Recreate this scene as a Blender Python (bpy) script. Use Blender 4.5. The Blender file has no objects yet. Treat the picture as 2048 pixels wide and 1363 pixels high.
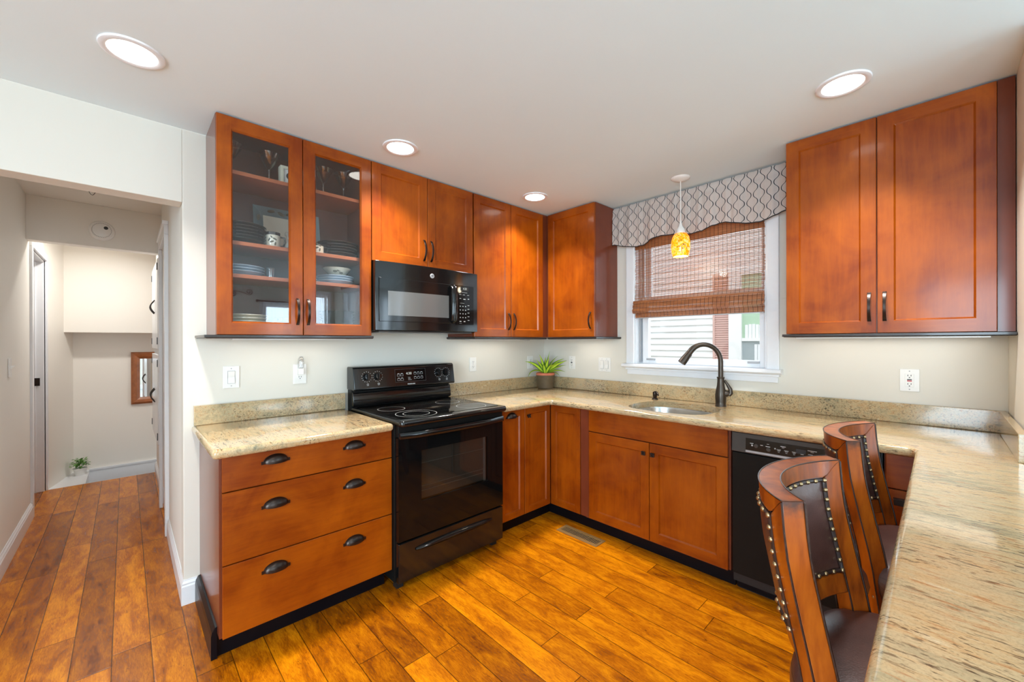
import bpy, bmesh, math, random
from mathutils import Vector, Matrix
R = math.radians
PI = math.pi
random.seed(7)
scene = bpy.context.scene
col = scene.collection

# ---------------------------------------------------------------- camera
cam_d = bpy.data.cameras.new('camera')
cam_d.sensor_width = 36.0
cam_d.lens = 814.0 / 2048 * 36
cam_d.shift_y = 2.4 / 2048
cam_d.clip_start = 0.02
cam = bpy.data.objects.new('camera', cam_d)
col.objects.link(cam)
cam.matrix_world = (Matrix.Translation((2.6817, -2.9795, 1.345)) @ Matrix.Rotation(R(46.488), 4, 'Z')
                    @ Matrix.Rotation(R(90 - 0.064), 4, 'X') @ Matrix.Rotation(R(-0.151), 4, 'Z'))
scene.camera = cam

# ---------------------------------------------------------------- view
scene.view_settings.view_transform = 'Standard'
scene.view_settings.look = 'None'
scene.view_settings.gamma = 1
scene.view_settings.use_curve_mapping = False
scene.view_settings.exposure = -0.20
scene.cycles.use_denoising = True
scene.cycles.max_bounces = 10
scene.cycles.diffuse_bounces = 6
scene.cycles.glossy_bounces = 5
scene.cycles.transmission_bounces = 6
scene.cycles.transparent_max_bounces = 16
scene.cycles.caustics_reflective = False
scene.cycles.caustics_refractive = False
scene.cycles.sample_clamp_indirect = 6.0

# ---------------------------------------------------------------- world + daylight
world = bpy.data.worlds.new('world')
scene.world = world
world.use_nodes = True
wn = world.node_tree
bg = wn.nodes['Background']
bg.inputs[0].default_value = (0.90, 0.95, 1.0, 1)
bg.inputs[1].default_value = 2.7


def area(name, loc, target, sx, sy, power, color, spread=180):
    l = bpy.data.lights.new(name, 'AREA')
    l.shape = 'RECTANGLE'; l.size = sx; l.size_y = sy
    l.energy = power; l.color = color; l.spread = R(spread)
    o = bpy.data.objects.new(name, l); col.objects.link(o)
    o.location = loc
    o.rotation_euler = (Vector(target) - Vector(loc)).to_track_quat('-Z', 'Y').to_euler()
    return o


DAY = (0.63, 0.84, 1.0)
# daylight coming in through the dining room windows, two of them added (just outside each pane)
area('daylight_east', (6.34, -.925, 1.41), (0, -.925, 1.41), .5, 1.15, 45, DAY)
area('daylight_east_c', (6.34, -.24, 1.58), (0, -.24, 1.58), .34, 1.3, 25, DAY)
area('daylight_north', (5.175, 0.22, 1.58), (5.175, -3, 1.58), .6, 1.3, 25, DAY)
area('fill_daylight_east_b', (6.36, -3.65, 1.48), (0, -3.65, 1.48), 1.25, 1.2, 75, DAY)  # daylight of an invented, unseen window, added as a light source
area('fill_daylight_south', (3.6, -6.36, 1.25), (3.6, 0, 1.25), 2.2, 2.0, 285, DAY)  # daylight of an invented south window, added as soft fill from behind
area('daylight_kitchen_window', (1.45, 0.30, 1.65), (1.45, -3, 1.2), 0.9, 1.0, 9, DAY)

# ---------------------------------------------------------------- node helper


class NT:
    def __init__(s, name):
        s.m = bpy.data.materials.new(name)
        s.m.use_nodes = True
        s.t = s.m.node_tree
        s.t.nodes.clear()
        s.out = s.t.nodes.new('ShaderNodeOutputMaterial')

    def put(s, sock, v):
        if isinstance(v, bpy.types.NodeSocket):
            s.t.links.new(v, sock)
        elif v is not None:
            if hasattr(sock.default_value, '__len__') and not isinstance(v, (int, float)):
                v = tuple(v)
                if len(sock.default_value) == 4 and len(v) == 3: v = v + (1,)
            sock.default_value = v

    def n(s, typ, ins=None, **props):
        nd = s.t.nodes.new('ShaderNode' + typ)
        for k, v in props.items(): setattr(nd, k, v)
        for k, v in (ins or {}).items(): s.put(nd.inputs[k], v)
        return nd

    def math(s, op, a, b=None, c=None, clamp=False):
        nd = s.n('Math', {0: a}, operation=op, use_clamp=clamp)
        if b is not None: s.put(nd.inputs[1], b)
        if c is not None: s.put(nd.inputs[2], c)
        return nd.outputs[0]

    def coord(s, kind='Object', scale=(1, 1, 1), rnd=False, rot=(0, 0, 0)):
        tc = s.n('TexCoord')
        v = tc.outputs[kind]
        if rnd:
            oi = s.n('ObjectInfo')
            off = s.math('MULTIPLY', oi.outputs['Random'], 37.0)
            v = s.n('VectorMath', {0: v, 1: off}, operation='ADD').outputs[0]
        return s.n('Mapping', {'Vector': v, 'Scale': scale, 'Rotation': rot}).outputs[0]

    def noise(s, vec, scale, detail=4, rough=.55, dist=0):
        return s.n('TexNoise', {'Vector': vec, 'Scale': scale, 'Detail': detail, 'Roughness': rough, 'Distortion': dist}).outputs['Fac']

    def ramp(s, fac, stops, interp='LINEAR'):
        nd = s.n('ValToRGB', {0: fac})
        cr = nd.color_ramp
        cr.interpolation = interp
        while len(cr.elements) < len(stops): cr.elements.new(0.5)
        for e, (p, c) in zip(cr.elements, stops):
            e.position = p
            e.color = (c[0], c[1], c[2], 1) if hasattr(c, '__len__') else (c, c, c, 1)
        return nd.outputs[0]

    def mix(s, fac, a, b, blend='MIX'):
        nd = s.n('Mix', data_type='RGBA', blend_type=blend)
        s.put(nd.inputs[0], fac); s.put(nd.inputs[6], a); s.put(nd.inputs[7], b)
        return nd.outputs[2]

    def bump(s, h, strength=.2, dist=.002):
        return s.n('Bump', {'Height': h, 'Strength': strength, 'Distance': dist}).outputs[0]

    def bsdf(s, color, rough=.5, metal=0, spec=.5, coat=0, coat_r=.1, normal=None, **kw):
        b = s.n('BsdfPrincipled', {'Base Color': color, 'Roughness': rough, 'Metallic': metal,
                                   'Specular IOR Level': spec, 'Coat Weight': coat, 'Coat Roughness': coat_r})
        if normal is not None: s.put(b.inputs['Normal'], normal)
        for k, v in kw.items(): s.put(b.inputs[k], v)
        s.t.links.new(b.outputs[0], s.out.inputs[0])
        return b


def simple(name, color, rough=.5, metal=0, spec=.5, coat=0, coat_r=.08, var=.06, bump=0, scale=30):
    n = NT(name)
    v = n.coord()
    f = n.noise(v, scale, 3)
    c = n.mix(1.0, color, n.ramp(f, [(0.3, 1 - var), (0.7, 1 + 0)]), 'MULTIPLY')
    nm = n.bump(f, bump) if bump else None
    n.bsdf(c, rough, metal, spec, coat, coat_r, nm)
    return n.m


def srgb(r, g, b):
    f = lambda x: (x / 255 / 12.92) if x <= 10 else ((x / 255 + .055) / 1.055) ** 2.4
    return (f(r), f(g), f(b))


def wood(name, base, dark, stretch, rough=.36, coat=.28, vary=.10, knot=.35):
    n = NT(name)
    v = n.coord('Object', stretch, rnd=True)
    vb = n.coord('Object', (1, 1, 1), rnd=True)
    blotch = n.noise(vb, 3.2, 4, .6, .6)
    grain = n.noise(v, 34, 6, .65, .3)
    fine = n.noise(v, 130, 3, .6)
    fac = n.math('ADD', n.math('MULTIPLY', blotch, .62), n.math('ADD', n.math('MULTIPLY', grain, .28), n.math('MULTIPLY', fine, .10)))
    c = n.ramp(fac, [(.37, dark), (.61, base)])
    if knot:
        knots = n.noise(vb, 11, 2, .5, 1.2)
        c = n.mix(n.ramp(knots, [(.70, 0.0), (.78, knot)]), c, dark)
    oi = n.n('ObjectInfo').outputs['Random']
    c = n.mix(1.0, c, n.ramp(oi, [(0, 1 - vary), (1, 1)]), 'MULTIPLY')
    n.bsdf(c, n.ramp(blotch, [(.3, rough * .9), (.7, rough * 1.15)]) if knot else rough, 0, .25, coat, .13, n.bump(fine, .05, .001) if knot else None)
    return n.m


M = {}
WB, WD = (0.37, 0.078, 0.001), (0.20, 0.030, 0.001)
M['wood_v'] = wood('stained_maple_vertical', WB, WD, (1.0, 1.0, .09))
M['wood_h'] = wood('stained_maple_horizontal_y', WB, WD, (1.0, .09, 1.0))
M['wood_hx'] = wood('stained_maple_horizontal_x', WB, WD, (.09, 1.0, 1.0))
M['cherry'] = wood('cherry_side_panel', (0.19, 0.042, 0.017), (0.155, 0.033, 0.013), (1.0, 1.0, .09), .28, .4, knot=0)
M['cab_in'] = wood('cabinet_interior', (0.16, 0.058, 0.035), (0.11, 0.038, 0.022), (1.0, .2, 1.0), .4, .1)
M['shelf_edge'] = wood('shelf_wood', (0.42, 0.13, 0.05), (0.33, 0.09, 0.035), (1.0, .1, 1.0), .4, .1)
M['toe'] = simple('black_toe_kick', (0.004, 0.004, 0.006), .30, spec=.2)
M['rail_dark'] = simple('dark_moulding', (0.018, 0.011, 0.009), .35, coat=.3)
M['bronze'] = simple('oil_rubbed_bronze', (0.055, 0.040, 0.034), .30, metal=.85, var=.25)
M['faucet'] = simple('aged_bronze', (0.085, 0.068, 0.055), .36, metal=.85, var=.15)
M['brass'] = simple('antique_brass', (0.42, 0.30, 0.16), .32, metal=.95, var=.25, scale=200)
M['oven_in'] = simple('oven_interior_grey', (0.16, 0.15, 0.14), .4)  # interior grey lightened to carry the kitchen's reflection in the window
M['black_gloss'] = simple('glossy_black_enamel', (0.006, 0.006, 0.006), .12, spec=.45, coat=.15, coat_r=.05)
M['black_satin'] = simple('satin_black', (0.008, 0.008, 0.0075), .35, spec=.15)
M['black_flat'] = simple('black_plastic', (0.010, 0.010, 0.010), .5)
M['black_glass'] = simple('black_glass', (0.004, 0.004, 0.004), .05, spec=.25, var=0)
M['dark_grey'] = simple('charcoal_grey', (0.045, 0.045, 0.043), .3, coat=.3)
M['grey_print'] = simple('grey_print', (0.55, 0.55, 0.53), .5, var=0)
M['white_print'] = simple('white_print', (0.8, 0.8, 0.78), .5, var=0)
M['chrome'] = simple('steel_bright', (0.75, 0.75, 0.74), .15, metal=1, var=.05)
M['steel'] = simple('stainless_sink', (0.62, 0.61, 0.59), .25, metal=1, var=.10, scale=60)
M['alum'] = simple('window_aluminium', (0.42, 0.42, 0.43), .4, metal=.3)
M['white_trim'] = simple('white_trim_paint', (0.80, 0.81, 0.83), .30, coat=.15, var=.02)
M['white_plastic'] = simple('white_plastic', (0.82, 0.80, 0.76), .30, coat=.2, var=.01)
M['slot'] = simple('dark_slot', (0.02, 0.02, 0.02), .6)
M['red'] = simple('red_button', (0.55, 0.02, 0.03), .4)
M['terracotta'] = simple('terracotta', (0.62, 0.17, 0.09), .6, var=.2)
M['pot_brown'] = simple('olive_brown_glaze', (0.13, 0.095, 0.055), .4, var=.2)
M['soil'] = simple('soil', (0.03, 0.018, 0.01), .9, var=.5, bump=.8, scale=120)
M['brown_vent'] = simple('vent_brown_metal', (0.26, 0.145, 0.05), .45, spec=.3)
M['frame_wood'] = simple('mirror_frame_wood', (0.38, 0.12, 0.035), .3, coat=.5, var=.35, scale=18)
M['mirror'] = simple('mirror_glass', (0.9, 0.9, 0.9), .01, metal=1, var=0)
M['cream_ceramic'] = simple('cream_ceramic', (0.72, 0.66, 0.52), .15, coat=.6)
M['dark_ceramic'] = simple('dark_brown_ceramic', (0.035, 0.022, 0.016), .10, coat=.8)
M['leaf_print'] = simple('leaf_print', (0.10, 0.085, 0.05), .3)
M['teal_rim'] = simple('pale_blue_glaze', (0.30, 0.38, 0.38), .2, coat=.6)
M['cream_frame'] = simple('cream_frame', (0.72, 0.68, 0.52), .4)
M['pale_blue'] = simple('pale_blue_ceramic', (0.35, 0.42, 0.50), .2, coat=.5)


def wall_paint(name, c, rough=.55):
    n = NT(name)
    v = n.coord()
    f = n.noise(v, 220, 2)
    g = n.noise(v, 1.3, 2)
    cc = n.mix(1.0, c, n.ramp(g, [(.3, .975), (.7, 1)]), 'MULTIPLY')
    n.bsdf(cc, rough, 0, .35, normal=n.bump(f, .06, .001))
    return n.m


M['wall'] = wall_paint('cream_wall_paint', (0.73, 0.69, 0.61))
M['hall'] = wall_paint('hall_wall_paint', (0.84, 0.80, 0.73))
M['ceiling'] = wall_paint('ceiling_bounce_tint', (0.76, 0.87, 0.91), .8)  # cool tint in the colour offsets warm light bounced off the floor


def floor_mat():
    n = NT('wood_plank_floor')
    tc = n.n('TexCoord').outputs['Object']
    xyz = n.n('SeparateXYZ', {0: tc})
    x, y = xyz.outputs[0], xyz.outputs[1]
    W, L = 0.1248, 1.22
    yy = n.math('DIVIDE', n.math('ADD', y, 2.027 + 20 * W), W)
    row = n.math('FLOOR', yy)
    fy = n.math('SUBTRACT', yy, row)
    wn1 = n.n('TexWhiteNoise', {'W': row}, noise_dimensions='1D').outputs['Value']
    xx = n.math('ADD', n.math('DIVIDE', x, L), n.math('MULTIPLY', wn1, 7.3))
    cx = n.math('FLOOR', xx)
    fx = n.math('SUBTRACT', xx, cx)
    idv = n.n('CombineXYZ', {0: row, 1: cx}).outputs[0]
    wn2 = n.n('TexWhiteNoise', {'Vector': idv}, noise_dimensions='2D').outputs
    # per plank shifted grain
    shift = n.n('VectorMath', {0: wn2['Color'], 1: (9.0, 9.0, 9.0)}, operation='MULTIPLY').outputs[0]
    p = n.n('VectorMath', {0: tc, 1: shift}, operation='ADD').outputs[0]
    g1 = n.n('Mapping', {'Vector': p, 'Scale': (1.6, 5.5, 1)}).outputs[0]
    g2 = n.n('Mapping', {'Vector': p, 'Scale': (1.2, 9, 1)}).outputs[0]
    a = n.noise(g1, 3.4, 6, .62, .7)
    b = n.noise(g2, 22.0, 5, .75, 1.0)
    sp = n.noise(n.n('Mapping', {'Vector': p, 'Scale': (1.3, 4, 1)}).outputs[0], 19, 4, .7, 1.2)
    fac = n.math('ADD', n.math('ADD', n.math('MULTIPLY', a, .48), n.math('MULTIPLY', b, .43)), n.math('MULTIPLY', wn2['Value'], .08))
    c = n.ramp(fac, [(.35, (0.15, 0.028, 0.001)), (.48, (0.43, 0.115, 0.002)), (.62, (0.72, 0.24, 0.003))])
    c = n.mix(n.ramp(sp, [(.62, 0), (.70, .75)]), c, (0.11, 0.024, 0.002))
    c = n.mix(1.0, c, n.ramp(wn2['Value'], [(0, .74), (1, 1.06)]), 'MULTIPLY')
    e1 = n.math('MINIMUM', fy, n.math('SUBTRACT', 1.0, fy))
    e2 = n.math('MULTIPLY', n.math('MINIMUM', fx, n.math('SUBTRACT', 1.0, fx)), L / W)
    e = n.math('MINIMUM', e1, e2)
    gap = n.ramp(e, [(.004, .16), (.020, 1)])
    c = n.mix(1.0, c, gap, 'MULTIPLY')
    h = n.math('ADD', n.math('MULTIPLY', n.ramp(e, [(0, 0), (.05, 1)]), 1.0), n.math('MULTIPLY', fac, .12))
    n.bsdf(c, n.ramp(fac, [(.3, .30), (.7, .20)]), 0, .22, .08, .12, n.bump(h, .25, .0015))
    return n.m


M['floor'] = floor_mat()


def granite(name, vein, sc=1.0, dark=.575, amt=.45):
    n = NT(name)
    v0 = n.coord()
    vs = n.coord('Object', vein)
    band = n.noise(vs, 2.1, 5, .62, .5)
    fine = n.noise(vs, 9 * sc, 6, .7, .5)
    f = n.math('ADD', n.math('MULTIPLY', band, .50), n.math('MULTIPLY', fine, .50))
    c = n.ramp(f, [(.34, srgb(140, 134, 108)), (.42, srgb(182, 165, 128)), (.50, srgb(207, 182, 140)), (.58, srgb(206, 172, 124)), (.66, srgb(220, 202, 166))])
    rust = n.noise(vs, 20 * sc, 3, .6, .8)
    c = n.mix(n.ramp(rust, [(.585, 0), (.67, .6)]), c, srgb(176, 112, 62))
    s1 = n.noise(vs, 30 * sc, 3, .65, .4)
    s2 = n.noise(n.coord('Object', vein, rot=(0, 0, 0)), 62 * sc, 2, .6, .3)
    msk = n.ramp(n.noise(n.coord('Object', (vein[0] * .8, vein[1] * .5, vein[2] * .5)), 3.1, 3, .6), [(.40, .15), (.60, 1.0)])
    c = n.mix(n.math('MULTIPLY', msk, n.ramp(s1, [(dark, 0), (dark + .05, .85)])), c, srgb(78, 66, 50))
    c = n.mix(n.math('MULTIPLY', msk, n.ramp(s2, [(dark + .045, 0), (dark + .085, .85)])), c, srgb(58, 48, 38))
    gr = n.noise(v0, 260, 3, .7)
    c = n.mix(1.0, c, n.ramp(gr, [(.32, .66), (.50, .85), (.7, .89)]), 'MULTIPLY')
    n.bsdf(c, .12, 0, .5, .35, .05)
    return n.m


M['granite'] = granite('granite_veined', (.8, 4.2, 4.2), .9)
M['granite_splash'] = granite('granite_speckled', (1.6, 1.6, 2.0), 2.2, .56)


def glass_mat(name, tint=(1, 1, 1), refl=.08, rough=0.0):
    n = NT(name)
    lw = n.n('LayerWeight', {'Blend': .35})
    tr = n.n('BsdfTransparent', {'Color': tint})
    gl = n.n('BsdfGlossy', {'Color': (1, 1, 1), 'Roughness': rough})
    f = n.math('ADD', n.math('MULTIPLY', lw.outputs['Facing'], .12), refl, clamp=True)
    mx = n.n('MixShader', {0: f, 1: tr.outputs[0], 2: gl.outputs[0]})
    n.t.links.new(mx.outputs[0], n.out.inputs[0])
    return n.m


M['pane'] = glass_mat('cabinet_glass', (.95, .95, .95), .035)
M['window_glass'] = glass_mat('window_glass', (.97, .98, .98), .03)
M['stemware'] = glass_mat('clear_glassware', (.86, .88, .88), .14)
M['oven_glass'] = glass_mat('oven_window_glass', (.62, .60, .57), .02)
M['clear_plastic'] = glass_mat('clear_plastic', (.9, .9, .9), .12)


def emit(name, c, s):
    n = NT(name)
    e = n.n('Emission', {'Color': c, 'Strength': s})
    n.t.links.new(e.outputs[0], n.out.inputs[0])
    return n.m


M['lamp'] = emit('lit_lamp_diffuser', (1, .95, .86), 9.0)
M['digit'] = emit('display_digits', (.75, .8, .75), .9)
M['led'] = emit('pendant_bulb', (1, .92, .78), 6.0)


def leather():
    n = NT('brown_leather')
    v = n.coord()
    vo = n.n('TexVoronoi', {'Vector': v, 'Scale': 260}).outputs['Distance']
    f = n.noise(v, 12, 3)
    c = n.ramp(f, [(.3, (0.052, 0.022, 0.018)), (.7, (0.095, 0.042, 0.034))])
    n.bsdf(c, .34, 0, .5, .12, .25, n.bump(vo, .18, .001))
    return n.m


M['leather'] = leather()
M['leather_trim'] = simple('dark_leather_cord', (0.035, 0.018, 0.014), .4, var=.3)


def stool_wood():
    n = NT('distressed_stool_wood')
    v = n.coord('Object', (1, 1, .25))
    f = n.noise(v, 16, 5, .6, .6)
    c = n.ramp(f, [(.32, (0.12, 0.020, 0.003)), (.5, (0.29, 0.058, 0.004)), (.68, (0.42, 0.10, 0.006))])
    geo = n.n('NewGeometry').outputs['Pointiness']
    pt = n.math('ADD', geo, n.math('MULTIPLY', n.math('SUBTRACT', n.noise(n.coord(), 90, 2), .5), .04))
    c = n.mix(n.ramp(pt, [(.545, 0), (.575, .9)]), c, (0.03, 0.012, 0.008))
    n.bsdf(c, .33, 0, .35, .15, .12)
    return n.m


M['stool_wood'] = stool_wood()
M['dark_edge'] = simple('burnished_dark_edge', (0.035, 0.014, 0.009), .35, var=.6, scale=60)


def shade_mat():
    n = NT('woven_bamboo')
    v = n.coord('Object', (2.0, 1, 60))
    f = n.noise(v, 4, 3)
    c = n.ramp(f, [(.3, (0.30, 0.085, 0.022)), (.7, (0.60, 0.23, 0.07))])
    d = n.n('BsdfDiffuse', {'Color': c})
    t = n.n('BsdfTranslucent', {'Color': c})
    g = n.n('BsdfGlossy', {'Color': (1, 1, 1), 'Roughness': .4})
    m1 = n.n('MixShader', {0: .38, 1: d.outputs[0], 2: t.outputs[0]})
    m2 = n.n('MixShader', {0: .05, 1: m1.outputs[0], 2: g.outputs[0]})
    n.t.links.new(m2.outputs[0], n.out.inputs[0])
    return n.m


M['bamboo'] = shade_mat()


def valance_mat():
    # ogee trellis drawn from the object's own coordinates: x across, z down
    n = NT('trellis_fabric')
    tc = n.n('UVMap').outputs[0]
    xyz = n.n('SeparateXYZ', {0: tc})
    u, v = xyz.outputs[0], xyz.outputs[1]
    P, Q = 0.078, 0.092

    def curve(sign, off):
        # wavy vertical lines u = P*k + off + sign*A*sin(2pi v/Q)
        s_ = n.math('SINE', n.math('MULTIPLY', v, 2 * PI / Q))
        s3 = n.math('MULTIPLY', n.math('SINE', n.math('MULTIPLY', v, 6 * PI / Q)), .06)
        w = n.math('MULTIPLY', n.math('ADD', s_, s3), sign * P * .175)
        q = n.math('DIVIDE', n.math('SUBTRACT', n.math('ADD', u, off), w), P)
        fr = n.math('ABSOLUTE', n.math('SUBTRACT', n.math('FRACT', q), .5))
        return fr
    a = curve(1, 0)
    b = curve(-1, P * .5)
    d = n.math('MINIMUM', a, b)
    line = n.ramp(d, [(.022, 1), (.036, 0)])
    a2 = curve(1, -.004)
    b2 = curve(-1, P * .5 + .004)
    d2 = n.math('MINIMUM', a2, b2)
    shad = n.ramp(d2, [(.015, 1), (.032, 0)])  # paler line offset beside each black trellis line
    wv = n.noise(n.coord(), 500, 2)
    c = n.mix(n.ramp(wv, [(.3, 0), (.7, 1)]), srgb(228, 216, 208), srgb(240, 230, 223))
    c = n.mix(shad, c, srgb(232, 228, 224))
    c = n.mix(line, c, srgb(34, 34, 38))
    n.bsdf(c, .75, 0, .3, normal=n.bump(wv, .1, .001))
    return n.m


M['valance'] = valance_mat()
M['black_cord'] = simple('black_piping', (0.012, 0.012, 0.014), .6)


def pendant_glass():
    n = NT('amber_art_glass')
    v = n.coord()
    f = n.noise(v, 38, 2, .5, 1.5)
    k = n.noise(v, 55, 2, .5, 2.0)
    c = n.ramp(f, [(.36, (.95, .62, .25)), (.5, (1.0, .56, .02)), (.62, (.95, .40, .0))])
    c = n.mix(n.ramp(k, [(.58, 0), (.64, .95)]), c, (.10, .035, .005))
    g = n.n('BsdfPrincipled', {'Base Color': c, 'Roughness': .08, 'Coat Weight': .6})
    t = n.n('BsdfTranslucent', {'Color': c})
    e = n.n('Emission', {'Color': c, 'Strength': .55})
    m1 = n.n('MixShader', {0: .4, 1: g.outputs[0], 2: t.outputs[0]})
    m2 = n.n('AddShader', {0: m1.outputs[0], 1: e.outputs[0]})
    n.t.links.new(m2.outputs[0], n.out.inputs[0])
    return n.m


M['amber'] = pendant_glass()


def leaf_mat(name, mid, edge, striped=True):
    n = NT(name)
    uv = n.n('SeparateXYZ', {0: n.n('UVMap').outputs[0]})
    dist = n.math('ABSOLUTE', n.math('SUBTRACT', uv.outputs[0], .5))
    f = n.math('ADD', dist, n.math('MULTIPLY', n.math('SUBTRACT', n.noise(n.coord('Object', (1, 1, .3)), 60, 2), .5), .14))
    c = n.ramp(f, [(.22, mid), (.32, edge)]) if striped else n.mix(f, mid, edge)
    n.bsdf(c, .4, 0, .4)
    return n.m


M['leaf'] = leaf_mat('variegated_leaf', (0.55, 0.72, 0.05), (0.06, 0.20, 0.02))
M['leaf2'] = leaf_mat('small_green_leaf', (0.16, 0.36, 0.06), (0.05, 0.20, 0.03), False)


def curtain_mat():
    n = NT('sheer_curtain')
    t = n.n('BsdfTranslucent', {'Color': (.9, .9, .92)})
    tr = n.n('BsdfTransparent', {'Color': (1, 1, 1)})
    d = n.n('BsdfDiffuse', {'Color': (.85, .85, .87)})
    m1 = n.n('MixShader', {0: .5, 1: t.outputs[0], 2: d.outputs[0]})
    m2 = n.n('MixShader', {0: .65, 1: m1.outputs[0], 2: tr.outputs[0]})
    n.t.links.new(m2.outputs[0], n.out.inputs[0])
    return n.m


M['sheer'] = curtain_mat()
M['siding'] = simple('pale_siding', (0.80, 0.79, 0.78), .6, var=.02)
M['shutter'] = simple('dusty_pink_shutter', (0.60, 0.36, 0.31), .6, var=.05)
M['out_green'] = simple('green_interior', (0.42, 0.58, 0.42), .6)
M['out_grey'] = simple('grey_pane', (0.36, 0.41, 0.43), .3)
M['carpet'] = simple('grey_carpet', (0.30, 0.28, 0.25), .9, var=.5, bump=.6, scale=250)
M['carpet_bounce'] = simple('bounce_carpet', (0.55, 0.53, 0.50), .9, var=.2, bump=.4, scale=250)
M['grass'] = simple('grass_ground', (0.08, 0.14, 0.04), .9, var=.4, scale=5)

# ---------------------------------------------------------------- geometry helpers


def bmn(): return bmesh.new()


def box(bm, x0, x1, y0, y1, z0, z1, mi=0):
    if x0 > x1: x0, x1 = x1, x0
    if y0 > y1: y0, y1 = y1, y0
    if z0 > z1: z0, z1 = z1, z0
    v = [bm.verts.new(p) for p in ((x0, y0, z0), (x1, y0, z0), (x1, y1, z0), (x0, y1, z0),
                                   (x0, y0, z1), (x1, y0, z1), (x1, y1, z1), (x0, y1, z1))]
    fs = [(0, 3, 2, 1), (4, 5, 6, 7), (0, 1, 5, 4), (1, 2, 6, 5), (2, 3, 7, 6), (3, 0, 4, 7)]
    out = []
    for f in fs:
        fc = bm.faces.new([v[i] for i in f]); fc.material_index = mi; out.append(fc)
    return v


def frame_axes(d):
    d = Vector(d).normalized()
    up = Vector((0, 0, 1)) if abs(d.z) < .95 else Vector((1, 0, 0))
    a = d.cross(up).normalized()
    return a, d.cross(a).normalized()


def tube(bm, pts, r, seg=10, cap=True, flat=None):
    """sweep a circle (or ellipse: flat=(ra, rb)) along pts; r number or list"""
    pts = [Vector(p) for p in pts]
    rings = []
    n = len(pts)
    a = b = None
    for i, p in enumerate(pts):
        d = (pts[min(i + 1, n - 1)] - pts[max(i - 1, 0)])
        if a is None:
            a, b = frame_axes(d)
        else:
            d.normalize()
            a = (a - d * a.dot(d)).normalized()
            b = d.cross(a).normalized()
        ri = r[i] if hasattr(r, '__len__') else r
        ra, rb = (ri, ri) if flat is None else (ri * flat[0], ri * flat[1])
        rings.append([bm.verts.new(p + a * math.cos(2 * PI * k / seg) * ra + b * math.sin(2 * PI * k / seg) * rb) for k in range(seg)])
    for i in range(n - 1):
        for k in range(seg):
            bm.faces.new((rings[i][k], rings[i][(k + 1) % seg], rings[i + 1][(k + 1) % seg], rings[i + 1][k]))
    if cap:
        bm.faces.new(rings[0][::-1]); bm.faces.new(rings[-1])


def lathe(bm, prof, c=(0, 0, 0), axis='z', seg=32, sx=1, sy=1, close=False, mi=0):
    """prof = [(r, h)...] revolved around axis through c"""
    c = Vector(c)
    rings = []
    for r, h in prof:
        ring = []
        if r < 1e-6:
            p = {'z': Vector((0, 0, h)), 'x': Vector((h, 0, 0)), 'y': Vector((0, h, 0))}[axis]
            ring = [bm.verts.new(c + p)]
        else:
            for k in range(seg):
                a = 2 * PI * k / seg
                u, w = r * math.cos(a) * sx, r * math.sin(a) * sy
                p = {'z': Vector((u, w, h)), 'x': Vector((h, u, w)), 'y': Vector((w, h, u))}[axis]
                ring.append(bm.verts.new(c + p))
        rings.append(ring)
    for i in range(len(rings) - 1):
        A, B = rings[i], rings[i + 1]
        for k in range(seg):
            k2 = (k + 1) % seg
            if len(A) == 1 and len(B) == 1: continue
            if len(A) == 1: f = bm.faces.new((A[0], B[k2], B[k]))
            elif len(B) == 1: f = bm.faces.new((A[k], A[k2], B[0]))
            else: f = bm.faces.new((A[k], A[k2], B[k2], B[k]))
            f.material_index = mi


def prism(bm, poly, lo, hi, fn):
    """poly 2D list, extruded lo..hi; fn(a, b, t) -> xyz"""
    A = [bm.verts.new(fn(a, b, lo)) for a, b in poly]
    B = [bm.verts.new(fn(a, b, hi)) for a, b in poly]
    n = len(poly)
    for i in range(n):
        bm.faces.new((A[i], A[(i + 1) % n], B[(i + 1) % n], B[i]))
    bm.faces.new(A[::-1]); bm.faces.new(B)


def root_loc(p):
    while p.parent is not None: p = p.parent
    return p.get('_l', (0, 0, 0))


ROOTS = {}


def obj(name, bm, mats, parent=None, bevel=0, smooth=None, seg=2, label=None):
    bmesh.ops.recalc_face_normals(bm, faces=bm.faces[:])
    me = bpy.data.meshes.new(name)
    if parent is not None:
        off = Vector(ROOTS.get(parent.name, (0, 0, 0)))
        bmesh.ops.translate(bm, verts=bm.verts[:], vec=-off)
    bm.to_mesh(me); bm.free()
    if not isinstance(mats, (list, tuple)): mats = [mats]
    for m in mats: me.materials.append(M[m] if isinstance(m, str) else m)
    o = bpy.data.objects.new(name, me)
    col.objects.link(o)
    if parent is not None:
        o.parent = parent
        ROOTS[o.name] = ROOTS.get(parent.name, (0, 0, 0))
    if bevel:
        b = o.modifiers.new('bevel', 'BEVEL'); b.width = bevel; b.segments = seg
        b.limit_method = 'ANGLE'; b.angle_limit = R(40); b.harden_normals = False
    if smooth:
        me.polygons.foreach_set('use_smooth', [True] * len(me.polygons))
        try:
            me.set_sharp_from_angle(angle=R(smooth if smooth is not True else 40))
        except Exception: pass
    if label: o['label'] = label
    return o


def thing(name, label, cat, loc=(0, 0, 0), group=None):
    o = bpy.data.objects.new(name, None)
    o.empty_display_size = .05
    col.objects.link(o)
    o.location = loc
    ROOTS[o.name] = tuple(loc)
    return tag(o, label, cat, group)


def tag(o, label, cat, group=None, kind=None):
    o['label'] = label; o['category'] = cat
    if group: o['group'] = group
    if kind: o['kind'] = kind
    return o


def struct(name, bm, mats, parent=None, bevel=0, smooth=None):
    o = obj(name, bm, mats, parent, bevel, smooth)
    if parent is None: o['kind'] = 'structure'
    return o


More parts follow.
